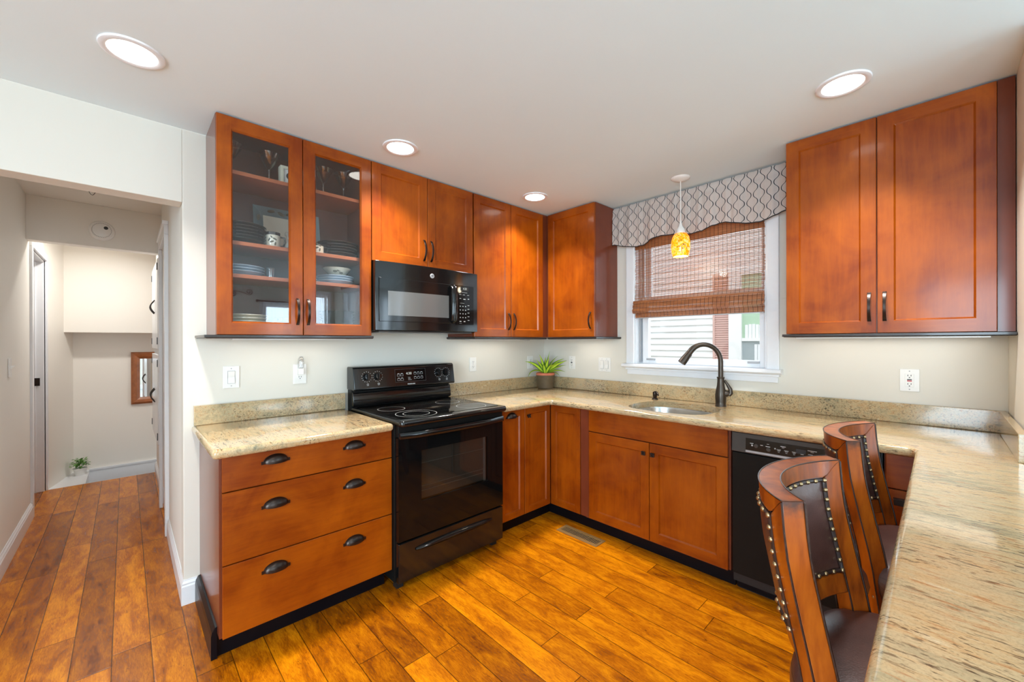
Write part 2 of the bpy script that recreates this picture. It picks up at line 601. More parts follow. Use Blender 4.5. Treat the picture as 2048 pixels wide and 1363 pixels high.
def sthing(name, loc=(0, 0, 0)):
    o = bpy.data.objects.new(name, None)
    o.empty_display_size = .05
    col.objects.link(o); o.location = loc
    ROOTS[o.name] = tuple(loc)
    o['kind'] = 'structure'
    return o


def copy_tree(o, parent=None):
    c = o.copy(); col.objects.link(c)
    if parent is not None:
        c.parent = parent
    for ch in list(o.children):
        copy_tree(ch, c)
    return c


def text(name, s, size, mat, parent, fn, depth=.0004, width=None):
    """text mesh; fn(u, v, w) -> world; u right, v up from centre, w outwards"""
    cu = bpy.data.curves.new(name + '_curve', 'FONT')
    cu.body = s; cu.size = size; cu.align_x = 'CENTER'; cu.align_y = 'CENTER'; cu.extrude = depth
    t = bpy.data.objects.new(name + '_tmp', cu)
    col.objects.link(t)
    bpy.context.view_layer.update()
    dg = bpy.context.evaluated_depsgraph_get()
    me = bpy.data.meshes.new_from_object(t.evaluated_get(dg))
    bpy.data.objects.remove(t); bpy.data.curves.remove(cu)
    bm = bmn(); bm.from_mesh(me); bpy.data.meshes.remove(me)
    xs = [v.co.x for v in bm.verts]
    k = 1 if width is None or not xs else width / (max(xs) - min(xs))
    for v in bm.verts: v.co = Vector(fn(v.co.x * k, v.co.y, v.co.z))
    for f in bm.faces: f.material_index = 0
    return obj(name, bm, mat, parent)


# runs: L = range wall (x=0, u=y) ; B = window wall (y=0, u=x)
def TL(u, d, z): return (d, u, z)
def TB(u, d, z): return (u, -d, z)


def rbox(bm, T, u0, u1, d0, d1, z0, z1, mi=0):
    a = T(u0, d0, z0); b = T(u1, d1, z1)
    return box(bm, a[0], b[0], a[1], b[1], a[2], b[2], mi)


CEIL = 2.442

# ================================================================= SETTING
bm = bmn()
box(bm, -2.95, 3.05, -6.3, 0.1, -.12, 0)
fl = struct('floor', bm, 'floor')
bm = bmn(); box(bm, 3.05, 6.3, -6.3, .1, -.12, .004)
struct('floor_dining', bm, 'carpet_bounce')  # unseen pale carpet, added to keep the floor bounce neutral
# real hole-free ceiling
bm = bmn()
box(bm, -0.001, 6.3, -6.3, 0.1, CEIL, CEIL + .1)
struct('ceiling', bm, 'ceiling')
bm = bmn()
box(bm, -4.6, -0.115, -3.63, -1.0, CEIL, CEIL + .1)
struct('ceiling_hall', bm, 'hall')

# range wall with hall opening
bm = bmn()
box(bm, -.115, 0, -2.766, 0.1, 0, CEIL)
box(bm, -.115, 0, -3.51, -2.766, 2.066, CEIL)
box(bm, -.115, 0, -6.3, -3.51, 0, CEIL)
struct('wall_left', bm, 'wall', bevel=.003)
# window wall
WX0, WX1, WZ0, WZ1 = 0.985, 1.917, 1.165, 2.22
bm = bmn()
box(bm, -.115, WX0, 0, .16, 0, CEIL); box(bm, WX1, 4.85, 0, .16, 0, CEIL); box(bm, 5.5, 6.3, 0, .16, 0, CEIL)
box(bm, 4.85, 5.5, 0, .16, 0, .9); box(bm, 4.85, 5.5, 0, .16, 2.27, CEIL)
box(bm, WX0, WX1, 0, .16, 0, WZ0 - .03); box(bm, WX0, WX1, 0, .16, WZ1, CEIL)
struct('wall_back', bm, 'wall')
# right stub wall plus knee wall carrying the bar top
bm = bmn()
box(bm, 2.898, 3.01, -.72, 0, 0, CEIL)
box(bm, 2.898, 3.01, -2.36, -.72, 0, .872)
struct('wall_right', bm, 'wall', bevel=.003)
# dining side walls with window openings
EW = [(-1.62, -.58, .80, 2.10), (-.46, -.06, 0.9, 2.2)]
bm = bmn()
ys = [-6.3, -4.4, -3.0, -1.62, -.58, 0.0]
X0, X1 = 6.2, 6.3
box(bm, X0, X1, -6.3, -4.3, 0, CEIL); box(bm, X0, X1, -3.0, -1.20, 0, CEIL); box(bm, X0, X1, -.65, -.42, 0, CEIL)
box(bm, X0, X1, -4.3, -3.0, 0, .85); box(bm, X0, X1, -4.3, -3.0, 2.1, CEIL)
box(bm, X0, X1, -1.20, -.65, 0, .80); box(bm, X0, X1, -1.20, -.65, 2.02, CEIL)
box(bm, X0, X1, -.42, -.06, 0, .9); box(bm, X0, X1, -.42, -.06, 2.25, CEIL); box(bm, X0, X1, -.06, 0, 0, CEIL)
struct('wall_dining_east', bm, 'wall')
bm = bmn()
Y0, Y1 = -6.3, -6.2
box(bm, 0, 2.5, Y0, Y1, 0, CEIL); box(bm, 4.7, 6.2, Y0, Y1, 0, CEIL); box(bm, 2.5, 4.7, Y0, Y1, 2.2, CEIL); box(bm, 2.5, 4.7, Y0, Y1, 0, .25)
struct('wall_front', bm, 'wall')
# hall walls
bm = bmn()
box(bm, -2.16, -.115, -3.63, -3.51, 0, CEIL); box(bm, -2.93, -2.16, -3.63, -3.51, 2.09, CEIL)
struct('wall_hall_left', bm, 'hall', bevel=.002)
bm = bmn()
for p in ([(-2.93, -3.51), (-4.6, -3.16), (-4.6, -3.63), (-2.93, -3.63)],):
    prism(bm, p, -2.2, CEIL, lambda a, b, t: (a, b, t))
struct('wall_stair_left', bm, 'hall')
bm = bmn()
box(bm, -1.02, -.115, -2.762, -2.64, 0, CEIL)
box(bm, -1.74, -1.02, -2.762, -2.64, 2.10, CEIL)
box(bm, -2.95, -1.74, -2.748, -2.62, 0, CEIL)
struct('wall_hall_right', bm, 'hall', bevel=.002)
bm = bmn(); box(bm, -3.68, -3.56, -3.63, -1.0, -2.2, CEIL)
struct('wall_stair_far', bm, 'hall')
bm = bmn(); box(bm, -3.56, -3.33, -3.45, -1.0, 1.452, CEIL)
struct('wall_stair_bulkhead', bm, 'hall')
bm = bmn(); box(bm, -3.56, -2.95, -1.1, -1.0, -2.2, CEIL)
struct('wall_stair_right', bm, 'hall')
bm = bmn(); box(bm, -2.05, -1.95, -3.51, -2.748, 2.11, CEIL)
struct('wall_hall_header', bm, 'hall', bevel=.002)
bm = bmn()
prism(bm, [(-2.951, -3.51), (-3.56, -3.385), (-3.56, -3.262), (-2.951, -3.262)], -2.2, -.004, lambda a, b, t: (a, b, t))
struct('trim_1', bm, 'white_trim')                       # white ledge where the stair wall ends
bm = bmn(); box(bm, -3.559, -3.545, -3.262, -1.1, -.35, .004); box(bm, -3.56, -3.538, -3.262, -1.1, -.012, .006)
struct('trim_2', bm, 'white_trim')
bm = bmn(); box(bm, -2.962, -2.951, -3.262, -1.1, -1.2, -.002)
struct('trim_3', bm, 'white_trim')
bm = bmn(); box(bm, -3.56, -2.96, -3.262, -1.1, -1.3, -1.2)
struct('floor_stair', bm, 'floor')
bm = bmn(); box(bm, -4.0, -2.16, -5.5, -3.631, -.1, -.006)
struct('floor_bedroom', bm, 'carpet')
bm = bmn(); box(bm, -4.0, -3.9, -5.5, -3.63, 0, CEIL); box(bm, -4.0, -1.9, -5.6, -5.5, 0, CEIL); box(bm, -1.9, -1.8, -5.6, -3.63, 0, CEIL)
box(bm, -4.0, -1.8, -5.6, -3.63, CEIL, CEIL + .05)
struct('wall_bedroom', bm, 'hall')


def baseboard(name, pts, side, h=.125, t=.014):
    """pts: polyline (x, y); side: +1/-1 offset to the left of travel"""
    bm = bmn()
    prof = [(0, 0), (t, 0), (t, h * .74), (t * .75, h * .80), (t * .8, h * .86), (t * .35, h * .95), (t * .3, h), (0, h)]
    P = [Vector((p[0], p[1], 0)) for p in pts]
    dirs = [(P[i + 1] - P[i]).normalized() for i in range(len(P) - 1)]
    nrm = [Vector((-d.y, d.x, 0)) * side for d in dirs]
    offs = []
    for i in range(len(P)):
        if i == 0: o = nrm[0]
        elif i == len(P) - 1: o = nrm[-1]
        else: o = nrm[i - 1] + nrm[i]
        offs.append(o)
    rings = [[bm.verts.new(P[i] + offs[i] * a + Vector((0, 0, b + .0005))) for a, b in prof] for i in range(len(P))]
    n = len(prof)
    for i in range(len(P) - 1):
        for k in range(n):
            bm.faces.new((rings[i][k], rings[i][(k + 1) % n], rings[i + 1][(k + 1) % n], rings[i + 1][k]))
    bm.faces.new(rings[0][::-1]); bm.faces.new(rings[-1])
    return struct(name, bm, 'white_trim')


baseboard('baseboard_corner', [(-1.01, -2.763), (.001, -2.763), (.001, -2.711)], -1)
baseboard('baseboard_hall_left', [(-2.10, -3.509), (-.0, -3.509)], 1)
baseboard('baseboard_hall_right', [(-1.80, -2.749), (-2.95, -2.749)], 1, h=.11)
baseboard('baseboard_dining', [(6.199, -.05), (6.199, -6.1)], -1)

# door 1: open doorway at the left of the hall, with casing and jamb
d1 = sthing('door_1', (-2.5, -3.51, 0))
bm = bmn()
box(bm, -2.105, -2.16, -3.525, -3.495, 0, 2.0895); box(bm, -2.93, -2.985, -3.523, -3.497, 0.0, 2.0895)
box(bm, -2.985, -2.105, -3.524, -3.496, 2.09, 2.15)
obj('door_casing', bm, 'white_trim', d1, bevel=.003)
bm = bmn()
box(bm, -2.16, -2.175, -3.63, -3.515, 0, 2.09); box(bm, -2.93, -2.915, -3.63, -3.515, 0, 2.09); box(bm, -2.93, -2.16, -3.63, -3.515, 2.075, 2.09)
box(bm, -2.915, -2.905, -3.60, -3.565, 0, 2.075)
obj('door_jamb', bm, 'white_trim', d1, bevel=.002)
bm = bmn(); box(bm, -2.9049, -2.9035, -3.572, -3.54, .96, 1.03)
obj('strike_plate', bm, 'bronze', d1)
# door 2: white door with casing on the right side of the hall
d2 = sthing('door_2', (-1.4, -2.762, 0))
bm = bmn()
box(bm, -1.02, -1.085, -2.785, -2.762, 0, 2.0995); box(bm, -1.74, -1.69, -2.785, -2.762, 0, 2.0995); box(bm, -1.74, -1.02, -2.785, -2.762, 2.10, 2.165)
box(bm, -1.755, -1.005, -2.795, -2.762, 2.165, 2.19)
obj('door_casing', bm, 'white_trim', d2, bevel=.003)
bm = bmn(); box(bm, -1.69, -1.085, -2.758, -2.72, .01, 2.10)
obj('door_panel', bm, 'white_trim', d2, bevel=.003)

# linen cabinet let into the hall wall
lc = thing('linen_cabinet', 'white built-in hall cupboard with dark curved handles beside the stairwell', 'cupboard', (-2.35, -2.75, .45))
bm = bmn(); box(bm, -2.86, -1.84, -2.765, -2.747, .45, 2.09)
obj('face_frame', bm, 'white_trim', lc, bevel=.003)
for z0, z1 in ((.48, 1.24), (1.29, 2.06)):
    for x0, x1, hx in ((-2.83, -2.36, -2.41), (-2.34, -1.87, -2.29)):
        bm = bmn(); box(bm, x0, x1, -2.784, -2.765, z0, z1)
        d = obj('door', bm, 'white_trim', lc, bevel=.003)
        zc = (z0 + z1) / 2
        bm = bmn()
        tube(bm, [(hx, -2.784 - .030 * math.sin(PI * i / 8), zc - .06 + .12 * i / 8) for i in range(9)], .005, 8)
        obj('handle', bm, 'rail_dark', d, smooth=True)
        hxx = x0 + .004 if hx > (x0 + x1) / 2 else x1 - .004
        for hz in (z0 + .07, z1 - .07):
            bm = bmn(); box(bm, hxx - .008, hxx + .008, -2.789, -2.784, hz - .03, hz + .03)
            obj('hinge', bm, 'rail_dark', d)

# smoke detector
sd = thing('smoke_detector', 'round white smoke detector on the wall above the hall doorway', 'smoke detector', (-1.95, -3.115, 2.24))
bm = bmn()
lathe(bm, [(0, .034), (.052, .034), (.058, .031), (.060, .026), (.070, .022), (.076, .014), (.076, 0), (0, 0)], (-1.95, -3.115, 2.24), 'x', 40)
obj('detector_body', bm, 'white_plastic', sd, smooth=30)
bm = bmn()
for k in range(36):
    a = 2 * PI * k / 36
    lathe(bm, [(0, .0355), (.0018, .0355), (.0018, .030)], (-1.95, -3.115 + .055 * math.cos(a), 2.24 + .055 * math.sin(a)), 'x', 6)
obj('vent_slots', bm, 'slot', sd)
bm = bmn(); lathe(bm, [(0, .038), (.010, .037), (.013, .034)], (-1.95, -3.105 + .014, 2.262), 'x', 16)
obj('test_button', bm, 'dark_grey', sd)
# wire loop hanging from the hall ceiling
bm = bmn()
tube(bm, [(-1.0, -3.165 + .07 * i / 12, CEIL - .001 - .165 * math.sin(PI * i / 12) ** .6) for i in range(13)], .0016, 6)
tag(obj('ceiling_wire', bm, 'rail_dark', smooth=True), 'thin dark wire loop hanging from the hall ceiling', 'wire')

# mirror on the stair wall
mr = thing('wall_mirror', 'wooden framed mirror on the far stairwell wall', 'mirror', (-3.56, -2.6, .66))
my0, my1, mz0, mz1 = -2.937, -2.30, .657, 1.239
bm = bmn()
w = .075
prof = [(0, 0), (.0, .022), (.02, .034), (.05, .026), (.075, .012), (.075, 0)]
for (a0, a1, b0, b1, ax) in ((my0, my1, mz0, 0, 'b'), (my0, my1, mz1, 0, 't'), (mz0, mz1, my0, 0, 'l'), (mz0, mz1, my1, 0, 'r')):
    A = []; B = []
    for o_, h in prof:
        if ax == 'b': A.append((-3.56 + h, my0 + o_, mz0 + o_)); B.append((-3.56 + h, my1 - o_, mz0 + o_))
        if ax == 't': A.append((-3.56 + h, my0 + o_, mz1 - o_)); B.append((-3.56 + h, my1 - o_, mz1 - o_))
        if ax == 'l': A.append((-3.56 + h, my0 + o_, mz0 + o_)); B.append((-3.56 + h, my0 + o_, mz1 - o_))
        if ax == 'r': A.append((-3.56 + h, my1 - o_, mz0 + o_)); B.append((-3.56 + h, my1 - o_, mz1 - o_))
    A = [bm.verts.new(p) for p in A]; B = [bm.verts.new(p) for p in B]
    for i in range(len(prof) - 1): bm.faces.new((A[i], A[i + 1], B[i + 1], B[i]))
obj('mirror_frame', bm, 'frame_wood', mr)
bm = bmn(); box(bm, -3.558, -3.552, my0 + w - .002, my1 - w + .002, mz0 + w - .002, mz1 - w + .002)
obj('mirror_glass', bm, 'mirror', mr)

# hall plant on the ledge


def leaf(bm, base, direction, length, width, droop, uvl, fold=.25, seg=8):
    d = Vector(direction).normalized()
    side = d.cross(Vector((0, 0, 1)))
    if side.length < .1: side = Vector((1, 0, 0))
    side.normalize()
    p = Vector(base); L = []
    cur = d.copy()
    for i in range(seg + 1):
        t = i / seg
        w_ = width * (math.sin(PI * (t * .92 + .08)) ** .8) * .5 if t < 1 else 0.0004
        nrm = side.cross(cur).normalized()
        L.append((bm.verts.new(p - side * w_ + nrm * fold * w_), bm.verts.new(p), bm.verts.new(p + side * w_ + nrm * fold * w_), t))
        cur = (cur + Vector((0, 0, -droop / seg))).normalized()
        p = p + cur * length / seg
    for i in range(seg):
        a, b = L[i], L[i + 1]
        for j, (u0, u1) in ((0, (0, .5)), (1, (.5, 1))):
            f = bm.faces.new((a[j], a[j + 1], b[j + 1], b[j]))
            for lp, uv in zip(f.loops, ((u0, a[3]), (u1, a[3]), (u1, b[3]), (u0, b[3]))): lp[uvl].uv = uv


hp = thing('potted_plant', 'small bushy green plant in a white pot on the stairwell ledge', 'plant', (-3.38, -3.32, -.004))
bm = bmn()
lathe(bm, [(0, 0), (.038, 0), (.05, .065), (.054, .07), (.050, .072), (.044, .062), (0, .06)], (-3.38, -3.32, -.004), seg=24)
obj('pot', bm, 'white_plastic', hp, smooth=40)
bm = bmn(); uvl = bm.loops.layers.uv.new('UVMap')
rn = random.Random(3)
for k in range(150):
    a = rn.uniform(0, 2 * PI); el = rn.uniform(.0, 1.45); rr = rn.uniform(.02, .075)
    c = Vector((-3.38 + rr * math.cos(a) * math.cos(el), -3.32 + rr * math.sin(a) * math.cos(el), .085 + rr * 1.2 * math.sin(el)))
    leaf(bm, c, (math.cos(a + rn.uniform(-.7, .7)), math.sin(a), rn.uniform(-.1, 1.2)), rn.uniform(.02, .034), rn.uniform(.014, .022), .8, uvl, seg=3)
obj('foliage', bm, 'leaf2', hp)
bm = bmn()
for k in range(7):
    a = 2 * PI * k / 7
    tube(bm, [(-3.38, -3.32, .055), (-3.38 + .02 * math.cos(a), -3.32 + .02 * math.sin(a), .09), (-3.38 + .05 * math.cos(a), -3.32 + .05 * math.sin(a), .13)], .0016, 5)
obj('stem', bm, 'leaf2', hp)

# ================================================================= WINDOW 1 (over sink)
w1 = sthing('window_1', (1.45, 0, 1.16))
bm = bmn()
box(bm, .916, .985, -.020, 0.0, 1.165, 2.30); box(bm, 1.917, 1.986, -.020, 0, 1.165, 2.30); box(bm, .916, 1.986, -.020, 0, 2.22, 2.30)
obj('window_casing', bm, 'white_trim', w1, bevel=.004)
bm = bmn()
prism(bm, [(-.055, 1.140), (-.062, 1.147), (-.062, 1.160), (-.055, 1.167), (.10, 1.167), (.10, 1.135), (-.04, 1.135)], .895, 2.005, lambda a, b, t: (t, a, b))
obj('window_stool', bm, 'white_trim', w1)
bm = bmn(); box(bm, .925, 1.980, -.020, 0, 1.082, 1.135); box(bm, .915, 1.99, -.032, 0, 1.120, 1.135)
obj('window_apron', bm, 'white_trim', w1, bevel=.003)
bm = bmn()   # jamb liner
box(bm, .985, .997, .0, .16, 1.167, 2.22); box(bm, 1.905, 1.917, 0, .16, 1.167, 2.22); box(bm, .985, 1.917, 0, .16, 2.208, 2.22); box(bm, .997, 1.905, .1, .16, 1.135, 1.178)
obj('window_jamb', bm, 'white_trim', w1)
bm = bmn(); box(bm, .9975, 1.012, .040, .048, 1.179, 2.207); box(bm, .9975, 1.018, .091, .097, 1.179, 2.207); box(bm, 1.897, 1.9045, .040, .048, 1.179, 2.207)
obj('sash_track', bm, 'alum', w1)
for nm, y0, z0, z1 in (('lower_sash', .055, 1.170, 1.70), ('upper_sash', .10, 1.66, 2.208)):
    bm = bmn()
    x0, x1, s = 1.02, 1.895, .052
    box(bm, x0, x0 + s, y0, y0 + .035, z0, z1); box(bm, x1 - s * .7, x1, y0, y0 + .035, z0, z1)
    box(bm, x0 + s, x1 - s * .7, y0, y0 + .035, z0, z0 + .046); box(bm, x0 + s, x1 - s * .7, y0, y0 + .035, z1 - .04, z1)
    sa = obj(nm, bm, 'white_trim', w1, bevel=.003)
    bm = bmn(); box(bm, x0 + s, x1 - s * .7, y0 + .014, y0 + .020, z0 + .046, z1 - .04)
    obj('pane', bm, 'window_glass', sa)
for xx in (1.06, 1.79):
    bm = bmn(); box(bm, xx, xx + .07, .040, .055, 1.196, 1.210)
    obj('sash_lift', bm, 'alum', w1, bevel=.002)

# bamboo shade
bs = thing('bamboo_shade', 'brown woven bamboo shade half lowered in the kitchen window', 'blind', (1.45, -.012, 2.2))
sx0, sx1 = .995, 1.906
bm = bmn()
z = 2.095
rn = random.Random(5)
k = 0
while z > 1.615:
    yb = -.008 + (-.022 * max(0, (1.75 - z) / .14) if z < 1.75 else 0)
    h = .0051 + rn.uniform(-.0006, .0006)
    dy = rn.uniform(-.0008, .0008)
    # slightly uneven slat
    n_ = 6
    prev = None
    for i in range(n_ + 1):
        x = sx0 + (sx1 - sx0) * i / n_ + (rn.uniform(-.004, .004) if i in (0, n_) else 0)
        zz = z + rn.uniform(-.0009, .0009)
        ring = [bm.verts.new((x, yb + dy + a, zz + b)) for a, b in ((-.0012, -h / 2), (.0012, -h / 2), (.0012, h / 2), (-.0012, h / 2))]
        if prev:
            for q in range(4): bm.faces.new((prev[q], prev[(q + 1) % 4], ring[(q + 1) % 4], ring[q]))
        prev = ring
    z -= .0094
obj('slats', bm, 'bamboo', bs)


def slat_band(bm, z0, z1, y, x0, x1, bulge=0, pitch=.0056):
    z = z0
    while z < z1:
        t = (z - z0) / (z1 - z0)
        yy = y - bulge * math.sin(PI * t)
        box(bm, x0 + rn.uniform(-.002, .002), x1 + rn.uniform(-.002, .002), yy - .0015, yy + .0012, z, z + pitch * .93)
        z += pitch


bm = bmn(); slat_band(bm, 2.075, 2.215, -.014, sx0, sx1)
obj('shade_header', bm, 'bamboo', bs)
for nm, z0, z1, y, bl, xo in (('fold', 1.632, 1.664, -.030, .010, .004), ('fold', 1.600, 1.634, -.034, .012, .006), ('fold', 1.566, 1.602, -.038, .016, .006), ('bottom_band', 1.532, 1.566, -.028, .003, -.012)):
    bm = bmn(); slat_band(bm, z0, z1, y, sx0 - xo, sx1 + (xo if nm == 'fold' else .002), bl)
    obj(nm, bm, 'bamboo', bs)
bm = bmn(); box(bm, sx0 + .010, sx1, -.036, -.018, 1.526, 1.532)
obj('bottom_rail', bm, 'alum', bs)
bm = bmn()
for i in range(34):
    x = sx0 + .006 + (sx1 - sx0 - .012) * i / 33
    tube(bm, [(x, -.0165, 2.21), (x, -.0165, 2.07), (x, -.0105, 2.06), (x, -.0105, 1.75), (x + .002, -.031, 1.665), (x, -.047, 1.645), (x, -.050, 1.61), (x, -.056, 1.585), (x, -.034, 1.560), (x, -.032, 1.533)], .0009, 4)
o = obj('shade_strings', bm, 'rail_dark', bs); o['kind'] = 'stuff'
bm = bmn(); box(bm, sx0, sx1, -.006, .024, 2.18, 2.206)
obj('headrail', bm, 'white_trim', bs)

# valance
va = thing('valance', 'grey fabric valance with black trellis lines and scalloped hem above the window', 'valance', (1.45, -.04, 2.43))
VB = [(.826, 2.130), (.847, 2.134), (.90, 2.116), (.98, 2.096), (1.05, 2.086), (1.10, 2.090), (1.142, 2.106), (1.184, 2.128), (1.266, 2.134), (1.358, 2.122), (1.42, 2.112), (1.469, 2.107), (1.541, 2.110), (1.609, 2.130), (1.654, 2.140), (1.697, 2.138), (1.74, 2.125), (1.792, 2.110), (1.85, 2.101), (1.891, 2.098), (1.938, 2.102), (1.976, 2.116), (2.012, 2.132), (2.036, 2.138), (2.088, 2.14)]


def vbot(x):
    for (a, za), (b, zb) in zip(VB, VB[1:]):
        if a <= x <= b: return za + (zb - za) * (x - a) / (b - a)
    return VB[-1][1]


def vy(x, t):
    f = .006 * math.sin(x * 33) + .005 * math.sin(x * 71 + 1) + .003 * math.sin(x * 140 + 2)
    return -.078 - f * (.35 + .65 * t) - .006 * t + (.010 if t < .03 else 0)


bm = bmn(); uvl = bm.loops.layers.uv.new('UVMap')
nx, nz = 150, 16
g = []
for i in range(nx + 1):
    x = .828 + (2.088 - .828) * i / nx
    zb = vbot(x); rowv = []
    zt = 2.432 - .004 * abs(math.sin(x * 48))
    for j in range(nz + 1):
        t = j / nz
        zz = zt + (zb - zt) * t
        ry = vy(x, t)
        if .10 < t < .22: ry += .006
        rowv.append((bm.verts.new((x, ry, zz)), (x * 1.02, zz)))
    g.append(rowv)
for i in range(nx):
    for j in range(nz):
        q = (g[i][j], g[i + 1][j], g[i + 1][j + 1], g[i][j + 1])
        f = bm.faces.new([a[0] for a in q])
        for lp, a in zip(f.loops, q): lp[uvl].uv = a[1]
bmesh.ops.solidify(bm, geom=bm.faces[:], thickness=.0015)
obj('valance_fabric', bm, 'valance', va, smooth=60)
bm = bmn()
tube(bm, [(.828 + 1.26 * i / 120, vy(.828 + 1.26 * i / 120, 1) - .0005, vbot(.828 + 1.26 * i / 120) - .001) for i in range(121)], .0032, 6)
obj('hem_piping', bm, 'black_cord', va, smooth=True)
bm = bmn(); tube(bm, [(.83, -.062, 2.405), (2.086, -.062, 2.405)], .008, 8)
obj('curtain_rod', bm, 'white_trim', va)

# ================================================================= outside the kitchen window
ns = thing('neighbour_house', 'pale sided house with pink louvred shutter seen through the kitchen window', 'house', (0, 3.5, 0))
bm = bmn()
z = -1.0
while z < 4.2:
    prism(bm, [(0, 0), (.034, 0), (.034, .006), (.006, .1), (0, .1)], -6, 6, lambda a, b, t, z=z: (t, 3.54 - a, z + b * 1.0))
    z += .1
box(bm, -6, 6, 3.53, 3.7, -1, 4.2)
obj('siding', bm, 'siding', ns)
bm = bmn()
box(bm, .30, .33, 3.48, 3.512, .85, 2.35); box(bm, .535, .565, 3.48, 3.512, .85, 2.35)
box(bm, .33, .535, 3.48, 3.512, .85, .9); box(bm, .33, .535, 3.48, 3.512, 2.3, 2.35); box(bm, .33, .535, 3.50, 3.513, .9, 2.3)
z = .905
while z < 2.29:
    prism(bm, [(3.483, 0), (3.487, 0), (3.503, .026), (3.499, .026)], .33, .535, lambda a, b, t, z=z: (t, a, z + b)); z += .0335
obj('shutter', bm, 'shutter', ns)
for v in ns.children[-1:]: v.location.x = -.045
bm = bmn()
box(bm, .53, .70, 3.46, 3.514, .8, 2.4); box(bm, .70, 1.7, 3.46, 3.514, 2.3, 2.4); box(bm, 1.6, 1.7, 3.46, 3.514, .8, 2.3); box(bm, .7, 1.6, 3.47, 3.514, 1.345, 1.39); box(bm, .7, 1.6, 3.46, 3.514, .8, .9)
wf = obj('window_frame', bm, 'siding', ns)
bm = bmn(); box(bm, .70, 1.6, 3.505, 3.513, 1.39, 2.3); obj('upper_pane', bm, 'out_green', wf)
bm = bmn(); box(bm, .70, 1.6, 3.505, 3.513, .9, 1.345); obj('lower_pane', bm, 'out_grey', wf)
bm = bmn()
for i in range(20): box(bm, .74 + i * .045, .74 + i * .045 + .04, 3.497 + .004 * (i % 2), 3.504, 1.39, 1.58 + .01 * math.sin(i))
obj('inner_curtain', bm, 'white_trim', wf)
bm = bmn()
for i in range(5): box(bm, .86 + i * .04, .86 + i * .04 + .035, 3.497 + .004 * (i % 2), 3.504, .9, 1.30)
obj('inner_curtain', bm, 'white_trim', wf)
bm = bmn(); box(bm, -8, 8, .2, 12, -1.05, -1.0)
tag(obj('lawn', bm, 'grass'), 'green lawn strip between the two houses', 'lawn')['kind'] = 'structure'

# ================================================================= CABINET BUILDERS


def door_mesh(T, u0, u1, z0, z1, d0, d1, st=.058, glass=False, rec=.009, cham=.007, hor=None, slab=False):
    """door slab from depth d0 (back) to d1 (front)"""
    bm = bmn()
    ch = .0018

    def rect(a, d): return [bm.verts.new(T(u, d, z)) for u, z in ((u0 + a, z0 + a), (u1 - a, z0 + a), (u1 - a, z1 - a), (u0 + a, z1 - a))]
    back = rect(0, d0); edge = rect(0, d1 - ch); front = rect(ch, d1)

    def ring(A, B, mi=0):
        for i in range(4):
            f = bm.faces.new((A[i], A[(i + 1) % 4], B[(i + 1) % 4], B[i])); f.material_index = mi
    ring(back, edge, 0); ring(edge, front, 0)
    if slab:
        f = bm.faces.new(front); bm.faces.new(back[::-1])
        return bm
    inner = rect(st, d1)
    lo = rect(st + cham, d1 - rec)
    # stile and rail faces, stiles run full height
    fu0, fz0, fu1, fz1 = u0 + ch, z0 + ch, u1 - ch, z1 - ch
    s1 = bm.verts.new(T(u0 + st, d1, fz0)); s2 = bm.verts.new(T(u1 - st, d1, fz0)); s3 = bm.verts.new(T(u1 - st, d1, fz1)); s4 = bm.verts.new(T(u0 + st, d1, fz1))
    bm.faces.new((front[0], s1, inner[0], inner[3], s4, front[3]))
    bm.faces.new((s2, front[1], front[2], s3, inner[2], inner[1]))
    f = bm.faces.new((s1, s2, inner[1], inner[0])); f.material_index = 1
    f = bm.faces.new((inner[3], inner[2], s3, s4)); f.material_index = 1
    ring(inner, lo, 0)
    if glass:
        bi = [bm.verts.new(T(u, d0, z)) for u, z in ((u0 + st + cham, z0 + st + cham), (u1 - st - cham, z0 + st + cham), (u1 - st - cham, z1 - st - cham), (u0 + st + cham, z1 - st - cham))]
        ring(lo, bi, 0); ring(bi, back, 0)
    else:
        bm.faces.new(lo); bm.faces.new(back[::-1])
    return bm


def arc_pull(T, u, z0, z1, d, parent, w=.0075):
    bm = bmn()
    n = 14
    rings = []
    for i in range(n + 1):
        t = i / n
        zz = z0 + (z1 - z0) * t
        dd = d + .028 * math.sin(PI * t) ** .75
        ww = w * (1.0 - .25 * math.sin(PI * t))
        th = .0035
        rings.append([bm.verts.new(T(u - ww, dd - th, zz)), bm.verts.new(T(u + ww, dd - th, zz)), bm.verts.new(T(u + ww, dd + .0015, zz)), bm.verts.new(T(u - ww, dd + .0015, zz))])
    for i in range(n):
        for q in range(4): bm.faces.new((rings[i][q], rings[i][(q + 1) % 4], rings[i + 1][(q + 1) % 4], rings[i + 1][q]))
    bm.faces.new(rings[0][::-1]); bm.faces.new(rings[-1])
    return obj('handle', bm, 'bronze', parent, bevel=.001, smooth=50)


